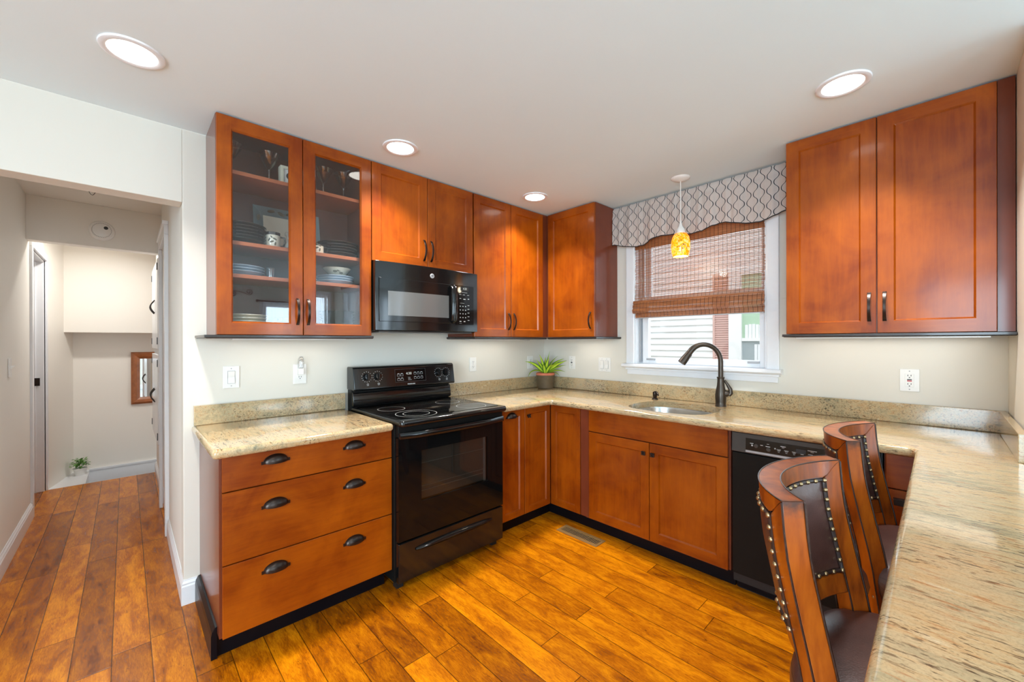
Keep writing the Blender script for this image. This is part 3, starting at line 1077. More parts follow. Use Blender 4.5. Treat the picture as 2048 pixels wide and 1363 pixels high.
def cup_pull(T, u, z, d, parent, w=.050, h=.034, dep=.026):
    bm = bmn()
    nu, nv = 16, 8
    out, inn = [], []
    for i in range(nu + 1):
        a = PI * i / nu
        ro, ri = [], []
        for j in range(nv + 1):
            b = PI / 2 * j / nv * 1.12
            r = math.sin(a)
            for L, k in ((ro, 1.0), (ri, .90)):
                uu = -math.cos(a) * w * k
                dd = r * dep * math.sin(b) * k
                zz = r * h * math.cos(b) * k
                L.append(bm.verts.new(T(u + uu, d + max(dd, 0), z + zz)))
        out.append(ro); inn.append(ri)
    for G in (out, inn):
        for i in range(nu):
            for j in range(nv): bm.faces.new((G[i][j], G[i + 1][j], G[i + 1][j + 1], G[i][j + 1]))
    for i in range(nu):
        bm.faces.new((out[i][nv], out[i + 1][nv], inn[i + 1][nv], inn[i][nv]))
    bmesh.ops.remove_doubles(bm, verts=bm.verts[:], dist=.00005)
    for s in (-1, 1):
        rbox(bm, T, u + s * (w - .004), u + s * (w + .007), d, d + .004, z - .006, z + .007)
    return obj('handle', bm, 'bronze', parent, smooth=50)


def square_knob(T, u, z, d, parent):
    bm = bmn()
    rbox(bm, T, u - .005, u + .005, d, d + .014, z - .005, z + .005)
    for a, b in ((-.012, -.002), (.002, .012)):
        rbox(bm, T, u + a, u + b, d + .013, d + .026, z - .012, z - .002)
        rbox(bm, T, u + a, u + b, d + .013, d + .026, z + .002, z + .012)
    rbox(bm, T, u - .011, u + .011, d + .012, d + .021, z - .011, z + .011)
    return obj('knob', bm, 'bronze', parent, bevel=.0015)


DD = .019      # door thickness
WOODS = {'L': ('wood_v', 'wood_h'), 'B': ('wood_v', 'wood_hx')}


def add_door(cab, run, u0, u1, z0, z1, dface, **kw):
    T = TL if run == 'L' else TB
    mats = WOODS[run]
    if kw.get('slab'):
        return obj('drawer', door_mesh(T, u0, u1, z0, z1, dface - DD, dface, slab=True), mats[1], cab)
    d = obj('door', door_mesh(T, u0, u1, z0, z1, dface - DD, dface, **kw), list(mats), cab)
    if kw.get('glass'):
        st = .058
        bm = bmn(); rbox(bm, T, u0 + st + .002, u1 - st - .002, dface - .0135, dface - .0105, z0 + st + .002, z1 - st - .002)
        obj('pane', bm, 'pane', d)
    return d


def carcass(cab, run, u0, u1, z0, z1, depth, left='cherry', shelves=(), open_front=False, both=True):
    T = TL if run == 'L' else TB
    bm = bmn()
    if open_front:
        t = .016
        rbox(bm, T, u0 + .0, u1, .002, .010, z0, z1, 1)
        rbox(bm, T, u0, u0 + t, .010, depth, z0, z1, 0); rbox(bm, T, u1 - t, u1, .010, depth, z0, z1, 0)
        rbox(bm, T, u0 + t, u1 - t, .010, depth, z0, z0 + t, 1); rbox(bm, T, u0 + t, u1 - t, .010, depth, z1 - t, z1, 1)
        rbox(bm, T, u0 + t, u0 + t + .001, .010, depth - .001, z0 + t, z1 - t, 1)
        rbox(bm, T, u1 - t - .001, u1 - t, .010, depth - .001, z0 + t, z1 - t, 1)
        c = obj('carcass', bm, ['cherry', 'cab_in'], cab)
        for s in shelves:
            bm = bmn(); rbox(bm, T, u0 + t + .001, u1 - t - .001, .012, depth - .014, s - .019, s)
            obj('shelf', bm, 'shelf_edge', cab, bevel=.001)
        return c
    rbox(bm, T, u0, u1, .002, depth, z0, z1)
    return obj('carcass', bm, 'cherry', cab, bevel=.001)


def light_rail(cab, run, u0, u1, depth, lo=0, hi=0, z=1.383):
    """dark moulding strip below a wall cabinet; lo / hi: overhang at the ends"""
    T = TL if run == 'L' else TB
    bm = bmn()
    zb = z - .018
    rbox(bm, T, u0 - lo, u1 + hi, .002, depth + .028, zb + .003, z - .002)
    rbox(bm, T, u0 - lo + .006, u1 + hi - .006 if hi else u1, .002, depth + .022, zb, zb + .003)
    return obj('light_rail', bm, 'rail_dark', cab, bevel=.003)


ZB, ZT = 1.383, 2.437
DW, BXW = .330, .310       # door face depth, box depth of wall cabinets
# --- glass door cabinet
c1 = thing('wall_cabinet', 'tall wall cabinet with two glass doors showing glasses and dishes', 'cabinet', (0, -2.288, ZB))
SH = (2.192, 1.846, 1.684)
carcass(c1, 'L', -2.668, -1.908, ZB, ZT, BXW, shelves=SH, open_front=True)
dA = add_door(c1, 'L', -2.667, -2.290, ZB, ZT - .004, DW, glass=True)
dB = add_door(c1, 'L', -2.286, -1.909, ZB, ZT - .004, DW, glass=True)
arc_pull(TL, -2.316, 1.437, 1.578, DW, dA); arc_pull(TL, -2.264, 1.437, 1.578, DW, dB)
light_rail(c1, 'L', -2.668, -1.908, DW, lo=.05, hi=.0)
# --- over microwave
c2 = thing('wall_cabinet', 'short wall cabinet with two wooden doors above the microwave', 'cabinet', (0, -1.52, 1.838))
carcass(c2, 'L', -1.905, -1.137, 1.838, ZT, BXW)
dA = add_door(c2, 'L', -1.904, -1.521, 1.838, ZT - .004, DW); dB = add_door(c2, 'L', -1.517, -1.138, 1.838, ZT - .004, DW)
arc_pull(TL, -1.546, 1.880, 2.020, DW, dA); arc_pull(TL, -1.492, 1.880, 2.020, DW, dB)
# --- tall pair right of microwave
c3 = thing('wall_cabinet', 'tall wall cabinet with two solid doors between microwave and corner', 'cabinet', (0, -.75, ZB))
carcass(c3, 'L', -1.134, -.002, ZB, ZT, BXW)
dA = add_door(c3, 'L', -1.126, -.756, ZB, ZT - .004, DW); dB = add_door(c3, 'L', -.752, -.378, ZB, ZT - .004, DW)
arc_pull(TL, -.782, 1.437, 1.572, DW, dA); arc_pull(TL, -.725, 1.437, 1.572, DW, dB)
bm = bmn(); box(bm, BXW, .322, -.376, -.315, ZB, ZT)
obj('filler_strip', bm, 'cherry', c3)
light_rail(c3, 'L', -1.134, -.36, DW, lo=.012)
bm = bmn(); lathe(bm, [(0, -.010), (.028, -.010), (.032, -.004), (.034, 0)], (.17, -.42, ZB - .018), seg=20)
obj('puck_light', bm, 'alum', c3, smooth=40)
# --- corner cabinet on window wall
c4 = thing('wall_cabinet', 'wall cabinet with one solid door in the corner left of the window', 'cabinet', (.57, 0, ZB))
carcass(c4, 'B', .312, .8245, ZB, ZT, BXW)
dA = add_door(c4, 'B', .345, .8225, ZB, ZT - .004, DW)
arc_pull(TB, .786, 1.445, 1.578, DW, dA)
light_rail(c4, 'B', .36, .8245, DW, hi=.036)
# --- right cabinet
c5 = thing('wall_cabinet', 'large wall cabinet with two solid doors right of the window', 'cabinet', (2.47, 0, ZB))
carcass(c5, 'B', 2.092, 2.846, ZB, ZT, BXW)
dA = add_door(c5, 'B', 2.094, 2.466, ZB, ZT - .004, DW); dB = add_door(c5, 'B', 2.470, 2.845, ZB, ZT - .004, DW)
arc_pull(TB, 2.440, 1.440, 1.582, DW, dA); arc_pull(TB, 2.496, 1.440, 1.582, DW, dB)
bm = bmn(); box(bm, 2.847, 2.895, -.318, -.30, ZB, ZT)
obj('filler_strip', bm, 'cherry', c5)
light_rail(c5, 'B', 2.092, 2.896, DW, lo=.012, hi=.0)

# --- base cabinets
DF = .635; BD = .612
ZD, ZTT = .114, .868


def toe(cab, run, u0, u1, d=.545, h=.108):
    T = TL if run == 'L' else TB
    bm = bmn(); rbox(bm, T, u0, u1, .05, d, 0.0005, h)
    return obj('toe_kick', bm, 'toe', cab)


b1 = thing('base_cabinet', 'three drawer base cabinet with cup pulls left of the range', 'cabinet', (0, -2.31, 0))
bm = bmn(); box(bm, .002, BD, -2.700, -1.938, .108, .872)
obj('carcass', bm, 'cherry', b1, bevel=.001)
for z0, z1 in ((.722, .866), (.417, .717), (.113, .412)):
    dr = add_door(b1, 'L', -2.691, -1.936, z0, z1, DF, slab=True)
    zc = z1 - .045 if z1 < .8 else .815
    for u in (-2.494, -2.140): cup_pull(TL, u, {.866: .815, .717: .620, .412: .335}[z1], DF, dr)
toe(b1, 'L', -2.700, -1.938)
bm = bmn()   # bevelled black base moulding on the side and its flat front end
prism(bm, [(-2.700, .0005), (-2.722, .0005), (-2.722, .098), (-2.719, .116), (-2.708, .135), (-2.700, .137)], .02, .560, lambda a, b, t: (t, a, b))
obj('side_moulding', bm, 'toe', b1, bevel=.001)
b2 = thing('base_cabinet', 'narrow one door base cabinet with cup pull right of the range', 'cabinet', (0, -1.02, 0))
bm = bmn(); box(bm, .002, BD, -1.160, -.912, .108, .872); obj('carcass', bm, 'cherry', b2, bevel=.001)
dr = add_door(b2, 'L', -1.150, -.916, ZD, ZTT, DF, st=.045); cup_pull(TL, -1.043, .822, DF, dr, w=.045)
toe(b2, 'L', -1.160, -.912)
b3 = thing('corner_cabinet', 'corner base cabinet with two doors meeting at the inside corner', 'cabinet', (.3, -.3, 0))
bm = bmn()
prism(bm, [(.002, -.002), (.928, -.002), (.928, -BD), (BD, -BD), (BD, -.911), (.002, -.911)], .108, .872, lambda a, b, t: (a, b, t))
obj('carcass', bm, 'cherry', b3)
dr = add_door(b3, 'L', -.911, -.638, ZD, ZTT, DF, st=.042); square_knob(TL, -.885, .815, DF, dr)
dr = add_door(b3, 'B', .638, .912, ZD, ZTT, DF, st=.048)
bm = bmn()
prism(bm, [(.05, -.05), (.928, -.05), (.928, -.545), (.545, -.545), (.545, -.911), (.05, -.911)], .0005, .107, lambda a, b, t: (a, b, t))
obj('toe_kick', bm, 'toe', b3)
b4 = thing('sink_cabinet', 'sink base cabinet with false front above two doors below the window', 'cabinet', (1.44, 0, 0))
bm = bmn()
# open top box so that the sink hangs inside
box(bm, .930, .948, -BD, -.002, .108, .872); box(bm, 1.883, 1.901, -BD, -.002, .108, .872); box(bm, .948, 1.883, -.02, -.002, .108, .872)
box(bm, .948, 1.883, -BD, -.02, .108, .126); box(bm, .948, .984, -BD - .004, -BD + .02, .108, .872); box(bm, .948, 1.883, -BD, -BD + .016, .10, .872)
obj('carcass', bm, 'cherry', b4, bevel=.001)
bm = bmn(); box(bm, .916, .984, -.630, -BD - .001, .113, .868); obj('filler_strip', bm, 'cherry', b4)
dr = add_door(b4, 'B', .987, 1.893, .722, ZTT, DF, slab=True)
dA = add_door(b4, 'B', .987, 1.438, ZD, .716, DF); dB = add_door(b4, 'B', 1.442, 1.893, ZD, .716, DF)
square_knob(TB, 1.410, .652, DF, dA); square_knob(TB, 1.470, .652, DF, dB)
toe(b4, 'B', .930, 1.901)
b5 = thing('base_cabinet', 'drawer base cabinet between dishwasher and bar counter', 'cabinet', (2.7, 0, 0))
bm = bmn(); box(bm, 2.514, 2.896, -BD, -.002, .108, .872); obj('carcass', bm, 'cherry', b5, bevel=.001)
for z0, z1 in ((.724, .866), (.417, .719), (.113, .412)):
    dr = add_door(b5, 'B', 2.520, 2.892, z0, z1, DF, slab=True)
    if z1 < .8:
        bm = bmn(); rbox(bm, TB, 2.545, 2.64, DF, DF + .020, z1 - .060, z1 - .034); rbox(bm, TB, 2.543, 2.642, DF, DF + .024, z1 - .036, z1 - .032)
        obj('handle', bm, 'bronze', dr, bevel=.002)
toe(b5, 'B', 2.514, 2.896)

# ================================================================= COUNTERS


def slab(bm, poly, z0, z1, r, smooth_round=4):
    """polygon (CCW) slab with rounded (full bull) edge along all sides; inset towards top and bottom"""
    n = len(poly)
    P = [Vector((a, b)) for a, b in poly]

    def inset(d):
        out = []
        for i in range(n):
            a, b, c = P[i - 1], P[i], P[(i + 1) % n]
            e1 = (b - a).normalized(); e2 = (c - b).normalized()
            n1 = Vector((-e1.y, e1.x)); n2 = Vector((-e2.y, e2.x))
            m = n1 + n2
            k = m.length_squared
            out.append(b + m * (2 * d / k if k > .1 else 0))
        return out
    rings = []
    for i in range(smooth_round + 1):
        a = PI / 2 * i / smooth_round
        q = inset(r * (1 - math.cos(PI / 2 - a)))
        rings.append([bm.verts.new((v.x, v.y, z0 + r * (1 - math.sin(PI / 2 - a)))) for v in q])
    for i in range(smooth_round + 1):
        a = PI / 2 * i / smooth_round
        q = inset(r * (1 - math.cos(a)))
        rings.append([bm.verts.new((v.x, v.y, z1 - r * (1 - math.sin(a)))) for v in q])
    for A, B in zip(rings, rings[1:]):
        for k in range(n): bm.faces.new((A[k], A[(k + 1) % n], B[(k + 1) % n], B[k]))
    return rings


def arc(cx, cy, r, a0, a1, n=8):
    return [(cx + r * math.cos(R(a0 + (a1 - a0) * i / n)), cy + r * math.sin(R(a0 + (a1 - a0) * i / n))) for i in range(n + 1)]


CT0, CT1 = .874, .914
CE = .690
PX = 2.612
bm = bmn()
poly = [(.003, -2.732)] + arc(CE - .02, -2.712, .02, -90, 0, 5) + arc(CE - .02, -1.968, .02, 0, 90, 5) + [(.003, -1.948)]
rg = slab(bm, poly, CT0, CT1, .017, 5)
bm.faces.new(rg[0][::-1]); bm.faces.new(rg[-1])
ctl = obj('countertop', bm, 'granite', smooth=35)
tag(ctl, 'short beige granite countertop on the drawers left of the range', 'countertop')
# main counter: outline CCW seen from above, with sink hole
sink_poly = []
sx_, sy_, sa, sb = 1.480, -.385, .262, .232
for i in range(40):
    a = 2 * PI * i / 40
    ex = 2 / 3.2
    c_, s_ = math.cos(a), math.sin(a)
    rx = abs(c_) ** ex * (1 if c_ >= 0 else -1); ry = abs(s_) ** ex * (1 if s_ >= 0 else -1)
    # flatter front, tapering left end
    sink_poly.append((sx_ + sa * rx, sy_ + sb * ry * (1 if rx < 0.2 else 1 - .10 * rx)))
outer = ([(.003, -.003), (.003, -1.152)] + arc(CE - .02, -1.132, .02, -90, 0, 4) + arc(CE + .025, -CE - .025, .025, 180, 90, 4)
         + arc(PX - .025, -CE - .025, .025, 90, 0, 4) + arc(PX + .14, -2.30, .14, 180, 270, 10)
         + arc(3.36 - .14, -2.30, .14, -90, 0, 8) + [(3.36, -.73), (2.895, -.73), (2.895, -.003)])
bm = bmn()
rg = slab(bm, outer, CT0, CT1, .017, 5)


def fill_with_hole(bm, loop, z, hole):
    vs = [bm.verts.new((p[0], p[1], z)) for p in hole]
    e1 = []
    for L in (loop, vs):
        for i in range(len(L)):
            a, b = L[i], L[(i + 1) % len(L)]
            e = bm.edges.get((a, b)) or bm.edges.new((a, b))
            e1.append(e)
    bmesh.ops.triangle_fill(bm, use_beauty=True, edges=e1)
    return vs


h1 = fill_with_hole(bm, rg[-1], CT1, sink_poly)
h0 = fill_with_hole(bm, rg[0], CT0, sink_poly)
for i in range(len(h0)):
    bm.faces.new((h0[i], h0[(i + 1) % len(h0)], h1[(i + 1) % len(h1)], h1[i]))
ctm = obj('countertop', bm, 'granite', smooth=35)
tag(ctm, 'long beige granite countertop around the sink and out over the bar', 'countertop')

for nm, pts, lab in (
    ('backsplash', (.003, .026, -2.725, -1.948), 'short granite backsplash left of the range'),
    ('backsplash', (.003, .026, -1.152, -.027), 'granite backsplash strip right of the range below the outlet'),
    ('backsplash', (.003, 2.893, -.026, -.003), 'long granite backsplash strip below the window'),
        ('backsplash', (2.869, 2.893, -.70, -.027), 'granite backsplash strip on the right wall behind the bar')):
    bm = bmn(); box(bm, pts[0], pts[1], pts[2], pts[3], CT1 + .0003, 1.016)
    tag(obj(nm, bm, 'granite_splash', bevel=.002), lab, 'backsplash')

# sink bowl
sk = thing('kitchen_sink', 'undermount stainless steel sink below the window', 'sink', (sx_, sy_, .70))
bm = bmn()
rings = []
for f, z in ((1.045, .8735), (1.0, .8735), (.985, .86), (.97, .73), (.90, .695), (.5, .688), (.12, .684)):
    rings.append([bm.verts.new((sx_ + (p[0] - sx_) * f, sy_ + (p[1] - sy_) * f, z)) for p in sink_poly])
for A, B in zip(rings, rings[1:]):
    for k in range(40): bm.faces.new((A[k], A[(k + 1) % 40], B[(k + 1) % 40], B[k]))
bm.faces.new(rings[-1])
obj('basin', bm, 'steel', sk, smooth=50)
bm = bmn(); lathe(bm, [(.045, .686), (.045, .692), (.036, .692), (.030, .6875), (0, .6875)], (sx_, sy_, 0), seg=24)
obj('drain', bm, 'chrome', sk, smooth=40)

# faucet
FX, FY = 1.677, -.118
fa = thing('kitchen_faucet', 'dark bronze gooseneck faucet with side lever behind the sink', 'faucet', (FX, FY, CT1))
bm = bmn()
lathe(bm, [(0, 0), (.034, 0), (.034, .004), (.031, .008), (.032, .03), (.034, .06), (.034, .075), (.030, .105), (.0235, .135), (.021, .160), (.0205, .182), (.023, .184), (.024, .192), (.022, .194), (0, .194)], (FX, FY, CT1 + .0004), seg=32)
obj('faucet_body', bm, 'faucet', fa, smooth=40)
dx, dy = -.75, -.66
pts = []
for z in (0, .04, .075, .105): pts.append((0, .190 + z))
RAD = .108
for i in range(1, 15):
    a = PI * i / 14 * .82
    pts.append((RAD - RAD * math.cos(a), .295 + RAD * 1.06 * math.sin(a)))
bm = bmn()
P3 = [(FX + dx * a, FY + dy * a, CT1 + b) for a, b in pts]
rad = [.0155] * 4 + [.0155] * 9 + [.016, .0175, .0185, .0195, .0195]
tube(bm, P3, rad[:len(P3)], 18)
obj('spout', bm, 'faucet', fa, smooth=40)
la, lb = pts[-2], pts[-1]
v = Vector((lb[0] - la[0], lb[1] - la[1])).normalized()
bm = bmn()
hp_ = [(lb[0] + v.x * t, lb[1] + v.y * t) for t in (0, .02, .055, .088)]
tube(bm, [(FX + dx * a, FY + dy * a, CT1 + b) for a, b in hp_], [.0197, .0215, .0255, .0262], 18)
sh = obj('spray_head', bm, 'faucet', fa, smooth=40)
bm = bmn()
t = hp_[2]
tube(bm, [(FX + dx * (a - .024), FY + dy * (a - .024), CT1 + b) for a, b in (hp_[1], hp_[2], hp_[3])], .005, 8)
obj('spray_button', bm, 'black_flat', sh, smooth=True)
bm = bmn()
lx, ly = .66 * 1.0, .25
ld = Vector((.93, .36, 0)).normalized()
q = Vector((FX, FY, CT1 + .085))
tube(bm, [q, q + ld * .035, q + ld * .048], [.024, .022, .016], 18)
tube(bm, [q + ld * .046 + Vector((0, 0, -.010)), q + ld * .058 + Vector((0, 0, .004)), q + ld * .056 + Vector((0, 0, .03)), q + ld * .040 + Vector((0, 0, .060)), q + ld * .026 + Vector((0, 0, .082)), q + ld * .022 + Vector((0, 0, .088))], [.014, .015, .0125, .009, .0075, .0085], 12)
obj('lever', bm, 'faucet', fa, smooth=40)

# soap dispenser
so = thing('soap_dispenser', 'small dark bronze soap pump set in the counter behind the sink', 'soap dispenser', (1.214, -.118, CT1))
bm = bmn()
lathe(bm, [(0, 0), (.022, 0), (.022, .004), (.018, .008), (.012, .012), (.012, .016), (.015, .02), (.016, .052), (.014, .056), (0, .057)], (1.214, -.118, CT1 + .0004), seg=24)
obj('pump_body', bm, 'bronze', so, smooth=40)
bm = bmn()
tube(bm, [(1.208, -.118, CT1 + .050), (1.222, -.124, CT1 + .056), (1.240, -.135, CT1 + .052), (1.254, -.145, CT1 + .034)], [.008, .008, .007, .0055], 10)
obj('nozzle', bm, 'bronze', so, smooth=True)

# plant on counter
px_, py_ = .158, -.158
pl = thing('potted_plant', 'variegated spiky houseplant in an olive brown pot in the counter corner', 'plant', (px_, py_, CT1))
Z = CT1 + .0004
bm = bmn()
lathe(bm, [(0, 0), (.066, 0), (.073, .006), (.086, .118), (.088, .122), (.085, .123), (.081, .118), (0, .116)], (px_, py_, Z), seg=40)
obj('outer_pot', bm, 'pot_brown', pl, smooth=40)
bm = bmn()
lathe(bm, [(.080, .117), (.086, .124), (.086, .140), (.078, .145), (.070, .134), (0, .132)], (px_, py_, Z), seg=40)
ip = obj('inner_pot', bm, 'terracotta', pl, smooth=40)
bm = bmn(); lathe(bm, [(.071, .134), (.03, .138), (0, .139)], (px_, py_, Z), seg=20); obj('soil', bm, 'soil', pl)
rn = random.Random(11)


def strap(bm, base, az, el, length, width, droop, roll, uvl, seg=12):
    """arching strap leaf with a rolled blade"""
    az, el = R(az), R(el)
    h = Vector((math.cos(az), math.sin(az), 0))
    p = Vector(base); L = []
    for i in range(seg + 1):
        t = i / seg
        e = el - droop * t ** 1.4
        d = h * math.cos(e) + Vector((0, 0, math.sin(e)))
        sd = Matrix.Rotation(roll, 3, d) @ h.cross(Vector((0, 0, 1))).normalized()
        nr = sd.cross(d)
        w_ = width * .5 * (.35 + .65 * math.sin(PI * min(1, t * 1.15 + .05) ** .9)) * (1 if t < .8 else max(.02, (1 - t) / .2) ** .7)
        L.append((bm.verts.new(p - sd * w_ + nr * .3 * w_), bm.verts.new(p), bm.verts.new(p + sd * w_ + nr * .3 * w_), t))
        p = p + d * length / seg
    for i in range(seg):
        a, b = L[i], L[i + 1]
        for j, (u0, u1) in ((0, (0, .5)), (1, (.5, 1))):
            f = bm.faces.new((a[j], a[j + 1], b[j + 1], b[j]))
            for lp, uv in zip(f.loops, ((u0, a[3]), (u1, a[3]), (u1, b[3]), (u0, b[3]))): lp[uvl].uv = uv


# azimuth: 225 = away from the window, towards the left of the view; 45 = towards the right
LV = [(226, 52, .215, .040, .9, .9), (222, 34, .19, .032, 2.4, .5), (230, 72, .15, .040, .5, .7), (255, 82, .19, .040, .4, .2), (60, 86, .215, .036, .2, .1), (52, 70, .20, .044, .6, -.5),
      (46, 56, .215, .046, .7, -.7), (40, 46, .225, .040, .6, -.9), (50, 34, .20, .034, .5, -.6), (38, 26, .18, .028, 1.0, -.6), (330, 74, .17, .040, .6, 0), (300, 62, .15, .038, 1.0, .2), (345, 58, .16, .036, 1.0, -.3),
      (210, 64, .13, .036, .9, .6), (20, 60, .16, .034, .9, -.5), (130, 80, .16, .034, .4, .3), (42, 20, .15, .022, 1.8, -.4)]
for az, el, L_, w_, dr_, rl_ in LV:
    bm = bmn(); uvl = bm.loops.layers.uv.new('UVMap')
    a = R(az)
    strap(bm, (px_ + .014 * math.cos(a), py_ + .014 * math.sin(a), Z + .134), az, el, L_, w_, dr_, rl_, uvl)
    obj('leaf', bm, 'leaf', pl, smooth=60)

# ================================================================= RANGE
ry0, ry1 = -1.932, -1.170
rg_ = thing('kitchen_range', 'black glass top electric range between the base cabinets', 'stove', (.35, -1.55, 0))
bm = bmn(); box(bm, .03, .655, ry0, ry1, .045, .905)
box(bm, .655, .688, ry0 + .006, ry1 - .006, .835, .895)
obj('oven_body', bm, 'black_satin', rg_, bevel=.003)
bm = bmn()
box(bm, .60, .64, ry0 + .02, ry0 + .06, 0.0005, .045); box(bm, .60, .64, ry1 - .06, ry1 - .02, .0005, .045)
box(bm, .06, .1, ry0 + .02, ry0 + .06, 0.0005, .045); box(bm, .06, .1, ry1 - .06, ry1 - .02, .0005, .045)
obj('foot', bm, 'black_flat', rg_)
# cooktop with raised rolled edge
bm = bmn()
poly = arc(.705, ry0 - .002 + .03, .03, -90, 0, 5) + arc(.705, ry1 + .002 - .03, .03, 0, 90, 5) + [(.085, ry1 + .002), (.085, ry0 - .002)]
rg2 = slab(bm, poly, .893, .926, .012)
inn = [(.69, ry0 + .026), (.69, ry1 - .026), (.10, ry1 - .026), (.10, ry0 + .026)]
ct = obj  # noqa
top = rg2[-1]
bm.faces.new(rg2[0][::-1]); bm.faces.new(top)
obj('cooktop_frame', bm, 'black_gloss', rg_, smooth=40)
bm = bmn(); box(bm, .105, .672, ry0 + .030, ry1 - .030, .9262, .9275)
gt = obj('cooktop_glass', bm, 'black_glass', rg_)
for (cx_, cy_, rr, lab) in ((.315, -1.775, .082, 0), (.565, -1.745, .118, 0), (.565, -1.745, .076, 0), (.315, -1.355, .082, 0), (.565, -1.34, .096, 0)):
    bm = bmn(); lathe(bm, [(rr - .0012, .9278), (rr + .0012, .9278)], (cx_, cy_, 0), seg=64)
    obj('burner_ring', bm, 'grey_print', gt)
# backguard
bm = bmn()
box(bm, .012, .075, ry0 + .004, ry1 - .004, .90, 1.165)
box(bm, .075, .088, ry0 + .012, ry1 - .012, .928, 1.03)
obj('backguard', bm, 'black_satin', rg_, bevel=.004)
bm = bmn()
prism(bm, [(.075, .932), (.098, .932), (.103, .945), (.094, 1.012), (.088, 1.022), (.075, 1.022)], ry0 + .006, ry1 - .006, lambda a, b, t: (a, t, b))
obj('backguard_panel', bm, 'black_gloss', rg_, bevel=.003, smooth=40)
bm = bmn()
NB = 24
PF = [(.060, 1.038), (.134, 1.034), (.140, 1.042), (.118, 1.176), (.108, 1.184), (.030, 1.186), (.020, 1.180), (.020, 1.038)]
prism(bm, PF, ry0 - .004, ry1 + .004, lambda a, b, t: (a, t, b))
obj('control_panel', bm, 'black_gloss', rg_, bevel=.006, seg=3, smooth=40)
# face of the control panel: from (.140,1.042) to (.118,1.176)
fz0, fz1 = 1.042, 1.176


def FC(y, z, w=0):
    t = (z - fz0) / (fz1 - fz0)
    return (.140 - .022 * t + w, y, z + w * .16)


def panel_box(bm, y0, y1, z0, z1, w0, w1):
    A = [bm.verts.new(FC(y, z, w0)) for y, z in ((y0, z0), (y1, z0), (y1, z1), (y0, z1))]
    B = [bm.verts.new(FC(y, z, w1)) for y, z in ((y0, z0), (y1, z0), (y1, z1), (y0, z1))]
    for i in range(4): bm.faces.new((A[i], A[(i + 1) % 4], B[(i + 1) % 4], B[i]))
    bm.faces.new(A[::-1]); bm.faces.new(B)


bm = bmn(); panel_box(bm, -1.652, -1.415, 1.070, 1.158, -.001, .0015)
cp = obj('display_panel', bm, 'black_glass', rg_, bevel=.001)
bm = bmn()
for (a, b, c, d) in ((-1.652, -1.650, 1.07, 1.158), (-1.417, -1.415, 1.07, 1.158), (-1.652, -1.415, 1.156, 1.158), (-1.652, -1.415, 1.07, 1.072)): panel_box(bm, a, b, c, d, .001, .0022)
obj('display_border', bm, 'dark_grey', cp)
bm = bmn()
for y in (-1.627, -1.602):
    for z in (1.118, 1.088):
        for (a, b, c, d) in ((y - .010, y + .010, z - .007, z - .006), (y - .010, y + .010, z + .006, z + .007), (y - .010, y - .009, z - .007, z + .007), (y + .009, y + .010, z - .007, z + .007), (y - .007, y + .007, z + .009, z + .012)):
            panel_box(bm, a, b, c, d, .0015, .0022)
for y in (-1.50, -1.474, -1.448):
    for z in (1.124, 1.094):
        for (a, b, c, d) in ((y - .009, y + .009, z - .007, z - .006), (y - .009, y - .008, z - .007, z + .007), (y + .008, y + .009, z - .007, z + .007), (y - .007, y + .007, z + .007, z + .010)):
            panel_box(bm, a, b, c, d, .0015, .0022)
for z in (1.098, 1.090, 1.082): panel_box(bm, -1.556, -1.538 + .008 * (z < 1.085), z, z + .002, .0015, .0022)
o = obj('key_markings', bm, 'grey_print', cp)
text('clock_digits', '4:30', .024, 'digit', cp, lambda u, v, w: FC(-1.548 + u, 1.126 + v, .0018 + w), width=.042)
text('brand_lettering', 'FRIGIDAIRE', .011, 'white_print', rg_, lambda u, v, w: FC(-1.533 + u, 1.054 + v, .0005 + w), width=.058)
for y in (-1.850, -1.776, -1.305, -1.240):
    bm = bmn()
    c = Vector(FC(y, 1.120))
    lathe(bm, [(0, .004), (.023, .004), (.024, .0), (.0, .0)], (0, 0, 0), 'x', 28)
    lathe(bm, [(.021, .004), (.019, .020), (0, .021)], (0, 0, 0), 'x', 28)
    box(bm, .018, .029, -.005, .005, -.020, .020)
    for v in bm.verts: v.co = Matrix.Rotation(R(-9), 3, 'Y') @ v.co + c
    kb = obj('burner_knob', bm, 'black_gloss', rg_, smooth=40)
    bm = bmn()
    for k in range(14):
        a = 2 * PI * k / 14
        yy, zz = y + .033 * math.sin(a), 1.120 + .033 * math.cos(a)
        panel_box(bm, yy - .0018, yy + .0018, zz - .0016, zz + .0016, .0003, .0008)
    for (a, b, c_, d) in ((-.006, .006, -.0065, -.0045), (-.006, .006, .0045, .0065), (-.006, -.004, -.006, .006), (.004, .006, -.006, .006)):
        panel_box(bm, y + .004 + a, y + .004 + b, 1.070 + c_, 1.070 + d, .0003, .0008)
    obj('knob_markings', bm, 'grey_print', kb)
# oven door
oy0, oy1 = -1.786, -1.306
oz0, oz1 = .460, .742
bm = bmn()
y0, y1, z0, z1 = ry0 + .006, ry1 - .006, .272, .828
for (a, b, c, d) in ((y0, oy0, z0, z1), (oy1, y1, z0, z1), (oy0, oy1, z0, oz0), (oy0, oy1, oz1, z1)): box(bm, .657, .690, a, b, c, d)
bmesh.ops.remove_doubles(bm, verts=bm.verts[:], dist=.00001)
od = obj('oven_door', bm, 'black_glass', rg_)
bm = bmn(); box(bm, .680, .684, oy0 - .001, oy1 + .001, oz0 - .001, oz1 + .001)
obj('oven_window', bm, 'oven_glass', od)
bm = bmn()
box(bm, .6565, .658, oy0, oy1, oz0, oz1, 0)
for z in (.505, .53, .66): box(bm, .6585, .664, oy0, oy1, z, z + .003, 1)
box(bm, .6585, .676, oy1 - .012, oy1 - .005, oz0, oz1, 1); box(bm, .6585, .668, -1.56, -1.555, .56, oz1, 0)
